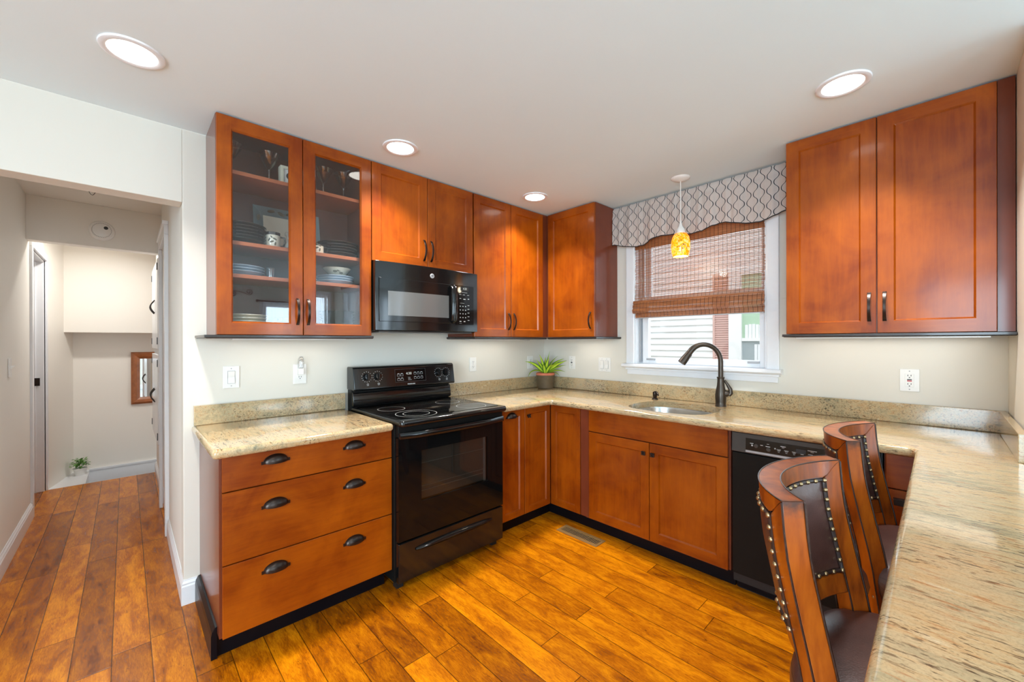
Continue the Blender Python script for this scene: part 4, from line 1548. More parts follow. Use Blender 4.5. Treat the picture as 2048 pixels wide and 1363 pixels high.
obj('oven_rack', bm, ['oven_in', 'alum'], od)
bm = bmn()
n = 20; rings = []
for i in range(n + 1):
    t = i / n
    y = ry0 + .010 + (ry1 - ry0 - .020) * t
    e = min(t, 1 - t) * 2
    bulge = .028 * min(1, math.sin(min(e * 3.2, PI / 2)))
    x = .692 + bulge
    zc = .842
    rings.append([bm.verts.new((x + a, y, zc + b)) for a, b in ((-.010, -.020), (.006, -.020), (.014, -.012), (.015, .004), (.008, .016), (-.010, .018))])
for i in range(n):
    for q in range(6): bm.faces.new((rings[i][q], rings[i][(q + 1) % 6], rings[i + 1][(q + 1) % 6], rings[i + 1][q]))
bm.faces.new(rings[0][::-1]); bm.faces.new(rings[-1])
box(bm, .685, .70, ry0 + .012, ry0 + .07, .826, .860); box(bm, .685, .70, ry1 - .07, ry1 - .012, .826, .860)
obj('oven_handle', bm, 'black_gloss', od, smooth=50)
# storage drawer
bm = bmn(); box(bm, .657, .690, ry0 + .006, ry1 - .006, .050, .262)
sdw = obj('storage_drawer', bm, 'black_gloss', rg_, bevel=.004)
bm = bmn()
n = 24; rings = []
for i in range(n + 1):
    t = i / n; y = -1.824 + (.550) * t
    e = math.sin(PI * t)
    hh = .007 + .009 * e ** .6
    rings.append([bm.verts.new((.6905 + a * (.4 + .6 * min(1, e * 3)), y, .206 + b * hh)) for a, b in ((0, -1), (.012, -.8), (.018, 0), (.011, .9), (0, 1.1))])
for i in range(n):
    for q in range(5): bm.faces.new((rings[i][q], rings[i][(q + 1) % 5], rings[i + 1][(q + 1) % 5], rings[i + 1][q]))
bm.faces.new(rings[0][::-1]); bm.faces.new(rings[-1])
obj('drawer_handle', bm, 'black_gloss', sdw, smooth=50)

# ================================================================= MICROWAVE
mw = thing('microwave_oven', 'black over-the-range microwave under the short cabinet', 'microwave', (.2, -1.53, 1.41))
my0, my1, mz0, mz1 = -1.902, -1.140, 1.412, 1.832
bm = bmn(); box(bm, .012, .352, my0, my1, mz0, mz1)
obj('microwave_body', bm, 'black_satin', mw, bevel=.003)


def MX(y):   # bowed front
    t = (y - my0) / (my1 - my0)
    return .378 + .022 * (1 - (2 * t - 1) ** 2)


def front_patch(bm, y0, y1, z0, z1, w0, w1, n=14):
    A = []
    for i in range(n + 1):
        y = y0 + (y1 - y0) * i / n
        A.append([bm.verts.new((MX(y) + w, y, z)) for w, z in ((w0, z0), (w1, z0), (w1, z1), (w0, z1))])
    for i in range(n):
        for q in range(4): bm.faces.new((A[i][q], A[i][(q + 1) % 4], A[i + 1][(q + 1) % 4], A[i + 1][q]))
    bm.faces.new(A[0][::-1]); bm.faces.new(A[-1])


bm = bmn(); front_patch(bm, my0 - .004, my1 + .006, mz0 + .004, mz1, -.030, -.003, 24)
obj('front_fascia', bm, 'black_gloss', mw, bevel=.002, smooth=40)
bm = bmn(); front_patch(bm, -1.885, -1.352, 1.470, 1.732, -.003, .004, 20)
md = obj('microwave_door', bm, 'black_gloss', mw, bevel=.002, smooth=40)
bm = bmn(); front_patch(bm, -1.832, -1.400, 1.506, 1.655, .004, .0045, 20)
n_ = NT('microwave_window'); n_.bsdf((0.12, 0.12, 0.115), .22, 0, .5, .8, .05)
obj('door_window', bm, n_.m, md, smooth=40)
bm = bmn()
yh = -1.372
tube(bm, [(MX(yh) + .0, yh + .006, 1.478), (MX(yh) + .028, yh, 1.492), (MX(yh) + .034, yh, 1.54), (MX(yh) + .036, yh, 1.60), (MX(yh) + .034, yh, 1.665), (MX(yh) + .028, yh, 1.712), (MX(yh), yh + .006, 1.728)], .014, 10, flat=(1.5, .7))
obj('door_handle', bm, 'black_gloss', md, smooth=50)
bm = bmn(); front_patch(bm, -1.335, -1.176, 1.462, 1.735, -.003, .0015, 8)
pn = obj('keypad', bm, 'black_glass', mw, smooth=40)
bm = bmn()
rn = random.Random(4)
for r_ in range(4):
    for c_ in range(3):
        y = -1.300 + c_ * .024; z = 1.592 - r_ * .026
        front_patch(bm, y - .0035, y + .0035, z - .003, z + .003, .0015, .0019, 2)
for y, z, w_, h_ in [(-1.225, 1.60 - k * .026, .008, .003) for k in range(5)] + [(-1.30, 1.672, .010, .002), (-1.268, 1.672, .010, .002), (-1.228, 1.672, .009, .002), (-1.30, 1.645, .007, .003), (-1.262, 1.642, .010, .005), (-1.225, 1.645, .006, .005), (-1.262, 1.688, .026, .0015), (-1.282, 1.613, .018, .0013), (-1.298, 1.487, .008, .005), (-1.262, 1.487, .008, .005), (-1.298, 1.474, .010, .001)]:
    front_patch(bm, y - w_, y + w_, z - h_ / 2, z + h_ / 2, .0015, .0019, 2)
obj('key_markings', bm, 'grey_print', pn)
bm = bmn(); front_patch(bm, -1.298, -1.225, 1.700, 1.728, .0014, .0018, 4); obj('display', bm, 'black_flat', pn)
text('clock_digits', '4:30', .022, 'digit', pn, lambda u, v, w: (MX(-1.258 + u) + .002 + w, -1.258 + u, 1.714 + v), width=.034)
bm = bmn(); lathe(bm, [(0, .0035), (.014, .0030), (.016, .0)], (MX(-1.527) - .003, -1.527, 1.775), 'x', 28)
lg = obj('logo_badge', bm, 'alum', mw, smooth=40)
text('logo_monogram', 'GE', .014, 'black_flat', lg, lambda u, v, w: (MX(-1.527) + .0008 + w, -1.527 + u, 1.775 + v), width=.016)
bm = bmn(); box(bm, .05, .35, my0 + .03, my1 - .03, mz0 - .008, mz0 + .002)
obj('underside_vent', bm, 'dark_grey', mw)

# ================================================================= DISHWASHER
dw = thing('dishwasher', 'black dishwasher with control strip beside the sink cabinet', 'dishwasher', (2.21, -.3, 0))
bm = bmn(); box(bm, 1.910, 2.508, -.60, -.03, .06, .868); box(bm, 1.915, 2.503, -.545, -.50, .0005, .06)
obj('tub', bm, 'black_flat', dw)
bm = bmn(); box(bm, 1.914, 2.504, -.632, -.601, .115, .758)
obj('dishwasher_door', bm, 'black_satin', dw, bevel=.004)
bm = bmn(); box(bm, 1.914, 2.504, -.560, -.545, .012, .108); obj('kick_plate', bm, 'toe', dw)
bm = bmn(); prism(bm, [(-.601, .764), (-.640, .764), (-.636, .865), (-.601, .865)], 1.914, 2.504, lambda a, b, t: (t, a, b))
cs = obj('control_strip', bm, 'dark_grey', dw, bevel=.003)


def DC(x, z, w=0): return (x, -.640 + .004 * (z - .764) / .101 - w, z)


def dbox(bm, x0, x1, z0, z1, w0, w1):
    A = [bm.verts.new(DC(x, z, w0)) for x, z in ((x0, z0), (x1, z0), (x1, z1), (x0, z1))]
    B = [bm.verts.new(DC(x, z, w1)) for x, z in ((x0, z0), (x1, z0), (x1, z1), (x0, z1))]
    for i in range(4): bm.faces.new((A[i], A[(i + 1) % 4], B[(i + 1) % 4], B[i]))
    bm.faces.new(A[::-1]); bm.faces.new(B)


bm = bmn(); dbox(bm, 1.982, 2.34, .782, .842, -.001, .0010); obj('control_face', bm, 'black_gloss', cs)
bm = bmn(); dbox(bm, 1.982, 2.34, .770, .780, -.001, .0018); obj('handle_edge', bm, 'alum', cs)
bm = bmn()
for x, z, w_, h_ in [(2.010, .818, .008, .003), (2.055, .816, .006, .003), (2.083, .826, .005, .002), (2.083, .814, .010, .003), (2.148, .826, .011, .003), (2.148, .820, .005, .002), (2.114, .810, .003, .006)] + [(2.13 + k * .032, .808, .009, .002) for k in range(5)] + [(2.13 + k * .032, .803, .006, .002) for k in range(4)] + [(2.13 + k * .032, .796, .004, .0015) for k in range(3)] + [(2.265, .826, .018, .003), (2.265, .820, .006, .002)]:
    dbox(bm, x - w_, x + w_, z - h_ / 2, z + h_ / 2, .001, .0014)
obj('key_markings', bm, 'grey_print', cs)
for x in (2.030, 2.086):
    bm = bmn(); lathe(bm, [(0, -.004), (.009, -.0035), (.0105, 0)], DC(x, .800 if x > 2.05 else .808, .001), 'y', 20); obj('push_button', bm, 'dark_grey', cs, smooth=40)
bm = bmn(); lathe(bm, [(0, -.002), (.004, -.0015), (.0045, 0)], DC(2.012, .808, .001), 'y', 14); obj('indicator', bm, 'grey_print', cs)
bm = bmn(); dbox(bm, 2.20, 2.24, .805, .826, .001, .0014); obj('display', bm, 'black_flat', cs)
bm = bmn(); dbox(bm, 2.43, 2.49, .80, .845, -.001, .0012); obj('label_plate', bm, 'alum', cs)

# ================================================================= SWITCHES, OUTLETS
def plate(name, T, u, z, w, h, label, cat, kind, btn='red'):
    o = thing(name, label, cat, T(u, .0, z))
    bm = bmn(); rbox(bm, T, u - w / 2, u + w / 2, .0005, .006, z - h / 2, z + h / 2)
    obj('cover_plate', bm, 'white_plastic', o, bevel=.003)
    if kind == 'rocker':
        rock = [u] if w < .1 else [u - .023, u + .023]
        for uu in rock:
            bm = bmn()
            prism(bm, [(.006, -.033), (.0125, -.033), (.0075, .0), (.0115, .033), (.006, .033)], uu - .016, uu + .016, lambda a, b, t: T(t, a, z + b))
            obj('rocker', bm, 'white_plastic', o, bevel=.001)
        bm = bmn()
        for uu in rock:
            rbox(bm, T, uu - .0175, uu + .0175, .0058, .0066, z - .035, z + .035)
        obj('rocker_gap', bm, 'alum', o)
    if kind in ('duplex', 'gfci'):
        if kind == 'gfci':
            bm = bmn(); rbox(bm, T, u - .017, u + .017, .006, .0085, z - .034, z + .034); obj('receptacle', bm, 'white_plastic', o, bevel=.001)
            bm = bmn(); rbox(bm, T, u - .009, u + .009, .0085, .0095, z - .006, z - .0005); obj('reset_button', bm, btn, o)
            bm = bmn(); rbox(bm, T, u - .009, u + .009, .0085, .0095, z + .001, z + .006); obj('test_button', bm, 'slot', o)
            dd = .0085
            offs = (-.022, .022)
        else:
            for s in (-.0195, .0195):
                bm = bmn()
                prism(bm, [(p[0], p[1]) for p in arc(0, 0, .0165, 35, 145, 8) + arc(0, 0, .0165, 215, 325, 8)], .006, .008, lambda a, b, t, s=s: T(u + a, t, z + s + b))
                obj('receptacle', bm, 'white_plastic', o)
            dd = .008; offs = (-.0195, .0195)
        bm = bmn()
        for s in offs:
            for q in (-.006, .006): rbox(bm, T, u + q - .0012, u + q + .0012, dd, dd + .0004, z + s - .001, z + s + .007)
            rbox(bm, T, u - .0022, u + .0022, dd, dd + .0004, z + s - .010, z + s - .0055)
        obj('slots', bm, 'slot', o)
    bm = bmn()
    for s in ((-.0475, .0475) if kind != 'duplex' else (0,)):
        for uu in ([u] if w < .1 else [u - .023, u + .023]):
            c = T(uu, .006, z + s)
            lathe(bm, [(0, .0012), (.0028, .0006), (.003, 0)], c, 'x' if T is TL else 'y', 10)
    for v in bm.verts:
        if T is TB: v.co.y = -.006 - abs(v.co.y + .006)
    obj('screw', bm, 'alum', o)
    return o


plate('light_switch', TL, -2.560, 1.155, .076, .122, 'single white rocker switch on the wall left of the plug-in night light', 'switch', 'rocker')
ol = plate('wall_outlet', TL, -2.213, 1.153, .076, .120, 'white wall outlet holding the night light, left of the range', 'outlet', 'duplex')
plate('wall_outlet', TL, -.885, 1.158, .070, .116, 'white wall outlet just right of the range above the backsplash', 'outlet', 'duplex')
plate('wall_outlet', TB, .347, 1.153, .072, .120, 'white wall outlet beside the spiky plant, left of the double switch', 'outlet', 'gfci', 'slot')
plate('light_switch', TB, .697, 1.147, .120, .120, 'double white rocker switch left of the kitchen window', 'switch', 'rocker')
plate('wall_outlet', TB, 2.569, 1.138, .076, .118, 'white outlet with a red button below the large right cabinet', 'outlet', 'gfci')
plate('wall_outlet', TL, -.200, 1.150, .072, .120, 'white wall outlet in the corner partly hidden behind the spiky plant', 'outlet', 'duplex')
hs = thing('light_switch', 'white toggle switch at the left edge on the hall wall', 'switch', (-1.34, -3.51, 1.19))
bm = bmn(); box(bm, -1.376, -1.304, -3.5095, -3.503, 1.13, 1.25); obj('cover_plate', bm, 'white_plastic', hs, bevel=.002)
bm = bmn(); prism(bm, [(-3.503, 1.183), (-3.485, 1.200), (-3.483, 1.206), (-3.503, 1.201)], -1.345, -1.335, lambda a, b, t: (t, a, b)); obj('toggle', bm, 'white_plastic', hs)
nl = thing('night_light', 'clear plug-in night light in the outlet left of the range', 'night light', (.02, -2.213, 1.2))
bm = bmn(); box(bm, .0088, .034, -2.228, -2.198, 1.150, 1.188); obj('plug_body', bm, 'white_plastic', nl, bevel=.003)
bm = bmn()
lathe(bm, [(.010, 0), (.017, .004), (.019, .03), (.017, .055), (.010, .070), (0, .074)], (.026, -2.213, 1.1885), seg=20)
obj('shade', bm, 'clear_plastic', nl, smooth=50)

# ================================================================= FLOOR VENT
fv = thing('floor_vent', 'brown metal floor register in front of the sink cabinet', 'vent', (.96, -.695, 0))
bm = bmn()
vx0, vx1, vy0, vy1 = .790, 1.128, -.752, -.640
box(bm, vx0, vx1, vy0, vy0 + .026, .0003, .005); box(bm, vx0, vx1, vy1 - .026, vy1, .0003, .005)
box(bm, vx0, vx0 + .018, vy0 + .026, vy1 - .026, .0003, .005); box(bm, vx1 - .018, vx1, vy0 + .026, vy1 - .026, .0003, .005)
obj('vent_frame', bm, 'brown_vent', fv, bevel=.001)
bm = bmn(); box(bm, vx0 + .018, vx1 - .018, vy0 + .026, vy1 - .026, .0003, .0012); obj('vent_well', bm, 'slot', fv)
bm = bmn()
for i in range(22):
    x = vx0 + .022 + i * .0137
    box(bm, x, x + .0042, vy0 + .026, vy1 - .026, .0012, .0042)
obj('vent_louvres', bm, 'brown_vent', fv)

# ================================================================= LIGHTS IN THE CEILING
CL = [(.583, -2.957, 'recessed ceiling light at the left near the hall'), (.584, -1.852, 'recessed ceiling light above the short cabinet over the microwave'),
      (.568, -.729, 'small looking recessed ceiling light farthest away near the corner cabinet'), (2.394, -.753, 'recessed ceiling light in front of the large right wall cabinet')]


def recessed(x, y, lab, power, spread=105):
    t = thing('recessed_light', lab, 'ceiling light', (x, y, CEIL), 'recessed ceiling lights')
    bm = bmn()
    lathe(bm, [(.096, CEIL - .0002), (.094, CEIL - .006), (.082, CEIL - .010), (.073, CEIL - .006), (.072, CEIL - .0003)], (x, y, 0), seg=48)
    obj('trim_ring', bm, 'white_trim', t, smooth=50)
    bm = bmn(); lathe(bm, [(.0735, CEIL - .0045), (.05, CEIL - .0055), (0, CEIL - .006)], (x, y, 0), seg=40)
    obj('diffuser', bm, 'lamp', t)
    l = bpy.data.lights.new('lamp_light', 'AREA'); l.shape = 'DISK'; l.size = .14; l.energy = power; l.color = (1, .98, .95)
    l.spread = R(spread)
    o = bpy.data.objects.new('lamp_light', l); col.objects.link(o)
    o.parent = t; o.location = (0, 0, -.013)
    return t


for x, y, lab in CL: recessed(x, y, lab, 12)
for x, y, lab in ((2.35, -2.95, 'added ceiling fill light above the bar end behind the camera'), (4.6, -2.2, 'added ceiling fill light in the middle of the dining room'),
                  (4.6, -4.6, 'added ceiling fill light at the back of the dining room'), (1.3, -4.9, 'added ceiling fill light behind the kitchen near the hall')):
    recessed(x, y, lab, 8)  # unseen lamps added to fill the room with light
recessed(-2.5, -3.1, 'added ceiling fill light over the stair landing behind the hall header', 15, 160)  # unseen lamp, added to brighten the hall and stairwell

# pendant
PXX, PYY = 1.478, -.270
pd = thing('pendant_lamp', 'small amber glass pendant lamp hanging before the kitchen window', 'pendant lamp', (PXX, PYY, CEIL))
bm = bmn(); lathe(bm, [(0, CEIL - .022), (.012, CEIL - .022), (.045, CEIL - .014), (.060, CEIL - .004), (.062, CEIL - .0003)], (PXX, PYY, 0), seg=36)
obj('canopy', bm, 'white_plastic', pd, smooth=50)
bm = bmn(); tube(bm, [(PXX, PYY, CEIL - .02), (PXX, PYY, 2.15)], .0028, 8); obj('cord', bm, 'white_plastic', pd)
bm = bmn(); lathe(bm, [(0, 2.155), (.006, 2.155), (.009, 2.13), (.014, 2.115), (.026, 2.10), (.031, 2.072), (.029, 2.066), (0, 2.066)], (PXX, PYY, 0), seg=24)
obj('socket_cap', bm, 'white_plastic', pd, smooth=40)
bm = bmn()
prof = [(.024, 2.072), (.040, 2.066), (.053, 2.045), (.060, 2.010), (.061, 1.975), (.057, 1.940), (.049, 1.916), (.047, 1.914), (.054, 1.942), (.058, 1.975), (.057, 2.010), (.050, 2.042), (.038, 2.061), (.022, 2.068)]
lathe(bm, prof, (PXX, PYY, 0), seg=36)
obj('lamp_shade', bm, 'amber', pd, smooth=60)
bm = bmn(); lathe(bm, [(0, 2.03), (.018, 2.02), (.026, 1.99), (.026, 1.965), (.046, 1.925), (.044, 1.920), (0, 1.918)], (PXX, PYY, 0), seg=24)
obj('bulb', bm, 'led', pd, smooth=60)
l = bpy.data.lights.new('pendant_light', 'POINT'); l.energy = 2.5; l.shadow_soft_size = .03; l.color = (1, .86, .62)
o = bpy.data.objects.new('pendant_light', l); col.objects.link(o); o.parent = pd; o.location = (0, 0, 1.895 - CEIL)

def added_strip_light(cab, T, u0, u1, d, power, w=.05):  # invented lamps, added to brighten the wall below the cabinets
    z = ZB - .0185
    bm = bmn(); rbox(bm, T, u0, u1, d - w / 2 - .005, d + w / 2 + .005, z - .006, z)
    o = obj('added_under_cabinet_light', bm, 'white_plastic', cab)
    l = bpy.data.lights.new('added_strip_lamp', 'AREA'); l.shape = 'RECTANGLE'
    l.size = (u1 - u0 - .02) if T is TB else w; l.size_y = w if T is TB else (u1 - u0 - .02)
    l.energy = power; l.color = (1, .93, .84)
    lo = bpy.data.objects.new('added_strip_lamp', l); col.objects.link(lo)
    lo.parent = cab; lo.location = Vector(T((u0 + u1) / 2, d, z - .008)) - Vector(ROOTS[cab.name])


added_strip_light(c1, TL, -2.58, -2.00, .14, .55)
added_strip_light(c3, TL, -1.05, -.50, .14, .6)
added_strip_light(c4, TB, .42, .76, .14, .45)
added_strip_light(c5, TB, 2.13, 2.83, .16, .58, .24)

# ================================================================= CABINET CONTENTS
SU, S2, S3, S4 = SH[0] + .0004, SH[1] + .0004, SH[2] + .0004, ZB + .0164


def martini(x, y, z, lab):
    t = thing('martini_glass', lab, 'glass', (x, y, z), 'martini glasses on the top shelf')
    bm = bmn()
    lathe(bm, [(0, 0), (.036, 0), (.036, .002), (.008, .005), (.0045, .012), (.004, .085), (.007, .092), (.020, .106), (.056, .172), (.054, .172), (.018, .109), (.0, .096)], (x, y, z), seg=32)
    obj('glass', bm, 'stemware', t, smooth=50)
    return t


martini(.17, -2.585, SU, 'martini glass cut off by the left cabinet edge, leftmost on the top shelf')
martini(.17, -2.412, SU, 'martini glass left of the small cream picture frame')
martini(.17, -2.130, SU, 'martini glass just right of the small cream picture frame')
martini(.17, -2.012, SU, 'martini glass at the right end of the top shelf')
pf = thing('picture_frame', 'small cream frame with a dark silhouette on the top cabinet shelf', 'picture frame', (.17, -2.27, SU))
bm = bmn()
fy0, fy1, fzz0, fzz1 = -2.362, -2.185, SU, SU + .125
for (a, b, c, d) in ((fy0, fy1, fzz0, fzz0 + .016), (fy0, fy1, fzz1 - .016, fzz1), (fy0, fy0 + .016, fzz0 + .016, fzz1 - .016), (fy1 - .016, fy1, fzz0 + .016, fzz1 - .016)): box(bm, .150, .195, a, b, c, d)
obj('frame', bm, 'cream_frame', pf, bevel=.001)
bm = bmn(); box(bm, .152, .185, fy0 + .016, fy1 - .016, fzz0 + .016, fzz1 - .016); obj('mat_board', bm, 'white_plastic', pf)
bm = bmn(); box(bm, .185, .1862, -2.318, -2.235, SU + .036, SU + .092); lathe(bm, [(0, .1862), (.020, .1862), (.020, .185)], (0, -2.312, SU + .075), 'x', 12); lathe(bm, [(0, .1862), (.020, .1862), (.020, .185)], (0, -2.245, SU + .05), 'x', 12); obj('silhouette', bm, 'black_flat', pf)


def plate_stack(x, y, z, r, n, lab, grp, mat='dark_ceramic', gap=.016, h=.022, name='dinner_plate', prof=None):
    zz = z
    for k in range(n):
        bm = bmn()
        lathe(bm, prof or [(0, .003), (r * .62, .003), (r * .66, .0), (r * .70, .003), (r * .94, h - .002), (r, h), (r, h + .003), (r * .92, h + .001), (r * .64, .0075), (0, .0065)], (x, y, zz), seg=40)
        o = obj(name, bm, mat, smooth=50)
        tag(o, lab % ('lowest' if k == 0 else 'topmost' if k == n - 1 else ['second', 'third', 'fourth', 'fifth'][k - 1] + ' from the bottom'), 'plate' if name != 'bowl' else 'bowl', grp)
        zz += gap


plate_stack(.165, -2.545, S2, .120, 6, 'dark plate, %s of the middle shelf left stack', 'dark plates in the left stack')
plate_stack(.165, -2.045, S2, .118, 5, 'dark plate, %s of the middle shelf right stack', 'dark plates in the right stack')
# platter
pt = thing('serving_platter', 'square platter with pale blue rim and leaf print leaning on the cabinet back', 'platter', (.05, -2.29, S2))
Mx = Matrix.Rotation(R(-10), 3, 'Y')
pc = Vector((.074, -2.288, S2 + .003))


def PT(u, v, w): return tuple(Mx @ Vector((w, u, v)) + pc)


def pbox(bm, u0, u1, v0, v1, w0, w1):
    P = [bm.verts.new(PT(u, v, w)) for w in (w0, w1) for u, v in ((u0, v0), (u1, v0), (u1, v1), (u0, v1))]
    for f in ((0, 3, 2, 1), (4, 5, 6, 7), (0, 1, 5, 4), (1, 2, 6, 5), (2, 3, 7, 6), (3, 0, 4, 7)): bm.faces.new([P[i] for i in f])


bm = bmn()
A = [bm.verts.new(PT(*p)) for p in ((-.175, 0, .010), (.175, 0, .010), (.175, .27, .010), (-.175, .27, .010))]
B = [bm.verts.new(PT(*p)) for p in ((-.125, .05, 0), (.125, .05, 0), (.125, .22, 0), (-.125, .22, 0))]
for i in range(4): bm.faces.new((A[i], A[(i + 1) % 4], B[(i + 1) % 4], B[i]))
bmesh.ops.solidify(bm, geom=bm.faces[:], thickness=.003)
obj('platter_rim', bm, 'teal_rim', pt, bevel=.001)
bm = bmn(); pbox(bm, -.125, .125, .05, .22, -.003, .0015); obj('platter_centre', bm, 'cream_ceramic', pt)
bm = bmn()
for u, v, a in ((-.085, .247, .2), (-.035, .240, -.5), (.01, .247, .3), (.06, .242, -.3), (.11, .247, .4), (-.150, .20, 1.4), (-.150, .13, 1.7)):
    pts = [(.020 * math.cos(q) * math.cos(a) - .009 * math.sin(q) * math.sin(a), .020 * math.cos(q) * math.sin(a) + .009 * math.sin(q) * math.cos(a)) for q in [2 * PI * i / 12 for i in range(12)]]
    prism(bm, pts, .0102, .0112, lambda p, q, t, u=u, v=v: PT(u + p, v + q, t))
for i in range(8): pbox(bm, -.09 + i * .027, -.065 + i * .027, .243 + .004 * math.sin(i * 1.9), .2445 + .004 * math.sin(i * 1.9), .0100, .0112)
obj('leaf_print', bm, 'leaf_print', pt)


def leafdecal(bm, cx_, cy_, cz_, r, items):
    """small leaf shapes wrapped on a cylinder facing +x / slightly turned"""
    for a0, z0, s, rot in items:
        pts = []
        for i in range(10):
            q = 2 * PI * i / 10
            u = s * math.cos(q); v = s * .45 * math.sin(q)
            u, v = u * math.cos(rot) - v * math.sin(rot), u * math.sin(rot) + v * math.cos(rot)
            a = a0 + u / r
            pts.append(bm.verts.new((cx_ + (r + .0008) * math.cos(a), cy_ + (r + .0008) * math.sin(a), cz_ + z0 + v)))
        bm.faces.new(pts)


def mug(x, y, z, lab, h=.088, r=.036):
    t = thing('mug', lab, 'mug', (x, y, z), None)
    bm = bmn(); lathe(bm, [(0, 0), (r * .9, 0), (r, .006), (r, h * .82)], (x, y, z), seg=32); obj('cup', bm, 'cream_ceramic', t, smooth=50)
    bm = bmn(); lathe(bm, [(r, h * .82), (r * 1.01, h), (r * .93, h), (r * .9, h * .2), (0, h * .15)], (x, y, z), seg=32); obj('rim_band', bm, 'dark_ceramic', t, smooth=50)
    bm = bmn(); tube(bm, [(x + .3 * r, y + r * .95 + .0, z + h * .78), (x + .4 * r, y + r * 1.45, z + h * .76), (x + .45 * r, y + r * 1.6, z + h * .5), (x + .4 * r, y + r * 1.35, z + h * .25), (x + .3 * r, y + r * .95, z + h * .2)], .005, 8); obj('handle', bm, 'dark_ceramic', t, smooth=50)
    bm = bmn(); leafdecal(bm, x, y, z, r, [(-.35, .035, .011, .4), (.05, .05, .011, -.5), (-.7, .045, .010, 1.1), (.1, .025, .010, 1.4), (-.4, .06, .008, -.9)]); obj('leaf_print', bm, 'leaf_print', t)
    return t


mug(.20, -2.402, S2, 'cream mug with dark rim and leaf print in front of the platter')
for (y, lab) in ((-2.333, 'clear ribbed cruet bottle beside the cream mug'), (-2.293, 'clear ribbed cruet bottle behind the door stile, right of its twin')):
    bm = bmn()
    lathe(bm, [(0, 0), (.020, 0), (.022, .008), (.016, .03), (.021, .045), (.013, .06), (.009, .07), (.009, .078), (.014, .080), (.015, .092), (.010, .102), (0, .104)], (.215, y, S2), seg=20)
    tag(obj('cruet', bm, 'stemware', smooth=50), lab, 'bottle')
mug(.215, -2.180, S2, 'cream mug partly hidden behind the right glass door stile', h=.06, r=.034)
bm = bmn(); lathe(bm, [(0, 0), (.020, 0), (.021, .06), (.023, .062), (.021, .062), (.019, .006), (0, .005)], (.18, -2.408, S3), seg=24)
tag(obj('tumbler', bm, 'stemware', smooth=50), 'small clear tumbler on the third shelf of the glass cabinet', 'glass')
plate_stack(.165, -2.545, S3, .110, 3, 'pale blue plate, %s of the third shelf left stack', 'pale blue plates', mat='pale_blue', gap=.014)
plate_stack(.165, -2.06, S3, .105, 3, 'pale blue plate, %s under the cream bowl', 'pale blue plates under the bowl', mat='pale_blue', gap=.014)
bw = thing('bowl', 'cream bowl with leaf print on the third cabinet shelf', 'bowl', (.165, -2.05, S3 + .05))
bz = S3 + .0395
bm = bmn(); lathe(bm, [(0, 0), (.030, 0), (.040, .006), (.078, .048), (.080, .052), (.076, .050), (.038, .010), (0, .008)], (.165, -2.05, bz + .012), seg=36); obj('bowl_body', bm, 'cream_ceramic', bw, smooth=50)
bm = bmn()
for yo, zo, s in ((-.035, .035, .013), (-.012, .042, .012), (.0, .028, .012)):
    c = Vector((.165 + .062, -2.05 + yo, bz + .012 + zo - .008))
    pts = [bm.verts.new(c + Vector((.002 + .5 * .45 * s * math.sin(q) * .8, s * math.cos(q), .45 * s * math.sin(q)))) for q in [2 * PI * i / 10 for i in range(10)]]
    bm.faces.new(pts)
obj('leaf_print', bm, 'leaf_print', bw)
plate_stack(.165, -2.53, S4, .115, 5, 'cream plate, %s of the lowest shelf stack', 'cream plates on the lowest shelf', mat='cream_ceramic', gap=.016)
bm = bmn(); lathe(bm, [(0, 0), (.04, 0), (.05, .008), (.10, .075), (.104, .078), (.098, .076), (.046, .012), (0, .010)], (.165, -2.395 + .0, S4 + .0), seg=36)
for v in bm.verts: v.co.y = -2.345 + (v.co.y + 2.395) * .42; v.co.x = .165 + (v.co.x - .165) * 1.0
tag(obj('glass_bowl', bm, 'stemware', smooth=50), 'clear fluted glass bowl on the lowest shelf behind the left door', 'bowl')
plate_stack(.165, -2.05, S4, .100, 6, 'dark bowl, %s of the lowest shelf nest', 'dark bowls on the lowest shelf', gap=.017, name='bowl',
            prof=[(0, .004), (.035, 0), (.05, .004), (.095, .042), (.1, .045), (.096, .045), (.05, .010), (0, .008)])

# ================================================================= BAR STOOLS


def sh_x(z):
    T_ = [(1.04, -.001), (1.03, 0), (.96, .005), (.90, .012), (.80, .032), (.70, .053), (.64, .063), (.50, .080), (.40, .088)]
    for (a, x0), (b, x1) in zip(T_, T_[1:]):
        if z >= b: return x0 + (x1 - x0) * min(1, max(0, (a - z) / (a - b)))
    return T_[-1][1]


def SP(th, z, r):
    """point on the curved back; th in degrees, 0 = centre of the back"""
    a = R(th)
    return (sh_x(z) + .060 - r * math.cos(a), r * math.sin(a), z)


def shell(bm, th0, th1, z0, z1, r0, r1, nt=12, nz=6, zf0=None, zf1=None):
    zf0 = zf0 or (lambda th: z0); zf1 = zf1 or (lambda th: z1)
    G = {}
    for i in range(nt + 1):
        th = th0 + (th1 - th0) * i / nt
        for j in range(nz + 1):
            z = zf0(th) + (zf1(th) - zf0(th)) * j / nz
            for k, r in ((0, r0), (1, r1)): G[i, j, k] = bm.verts.new(SP(th, z, r))
    for i in range(nt):
        for j in range(nz):
            for k in (0, 1): bm.faces.new((G[i, j, k], G[i + 1, j, k], G[i + 1, j + 1, k], G[i, j + 1, k]))
    for i in range(nt):
        for j in (0, nz): bm.faces.new((G[i, j, 0], G[i + 1, j, 0], G[i + 1, j, 1], G[i, j, 1]))
    for j in range(nz):
        for i in (0, nt): bm.faces.new((G[i, j, 0], G[i, j + 1, 0], G[i, j + 1, 1], G[i, j, 1]))


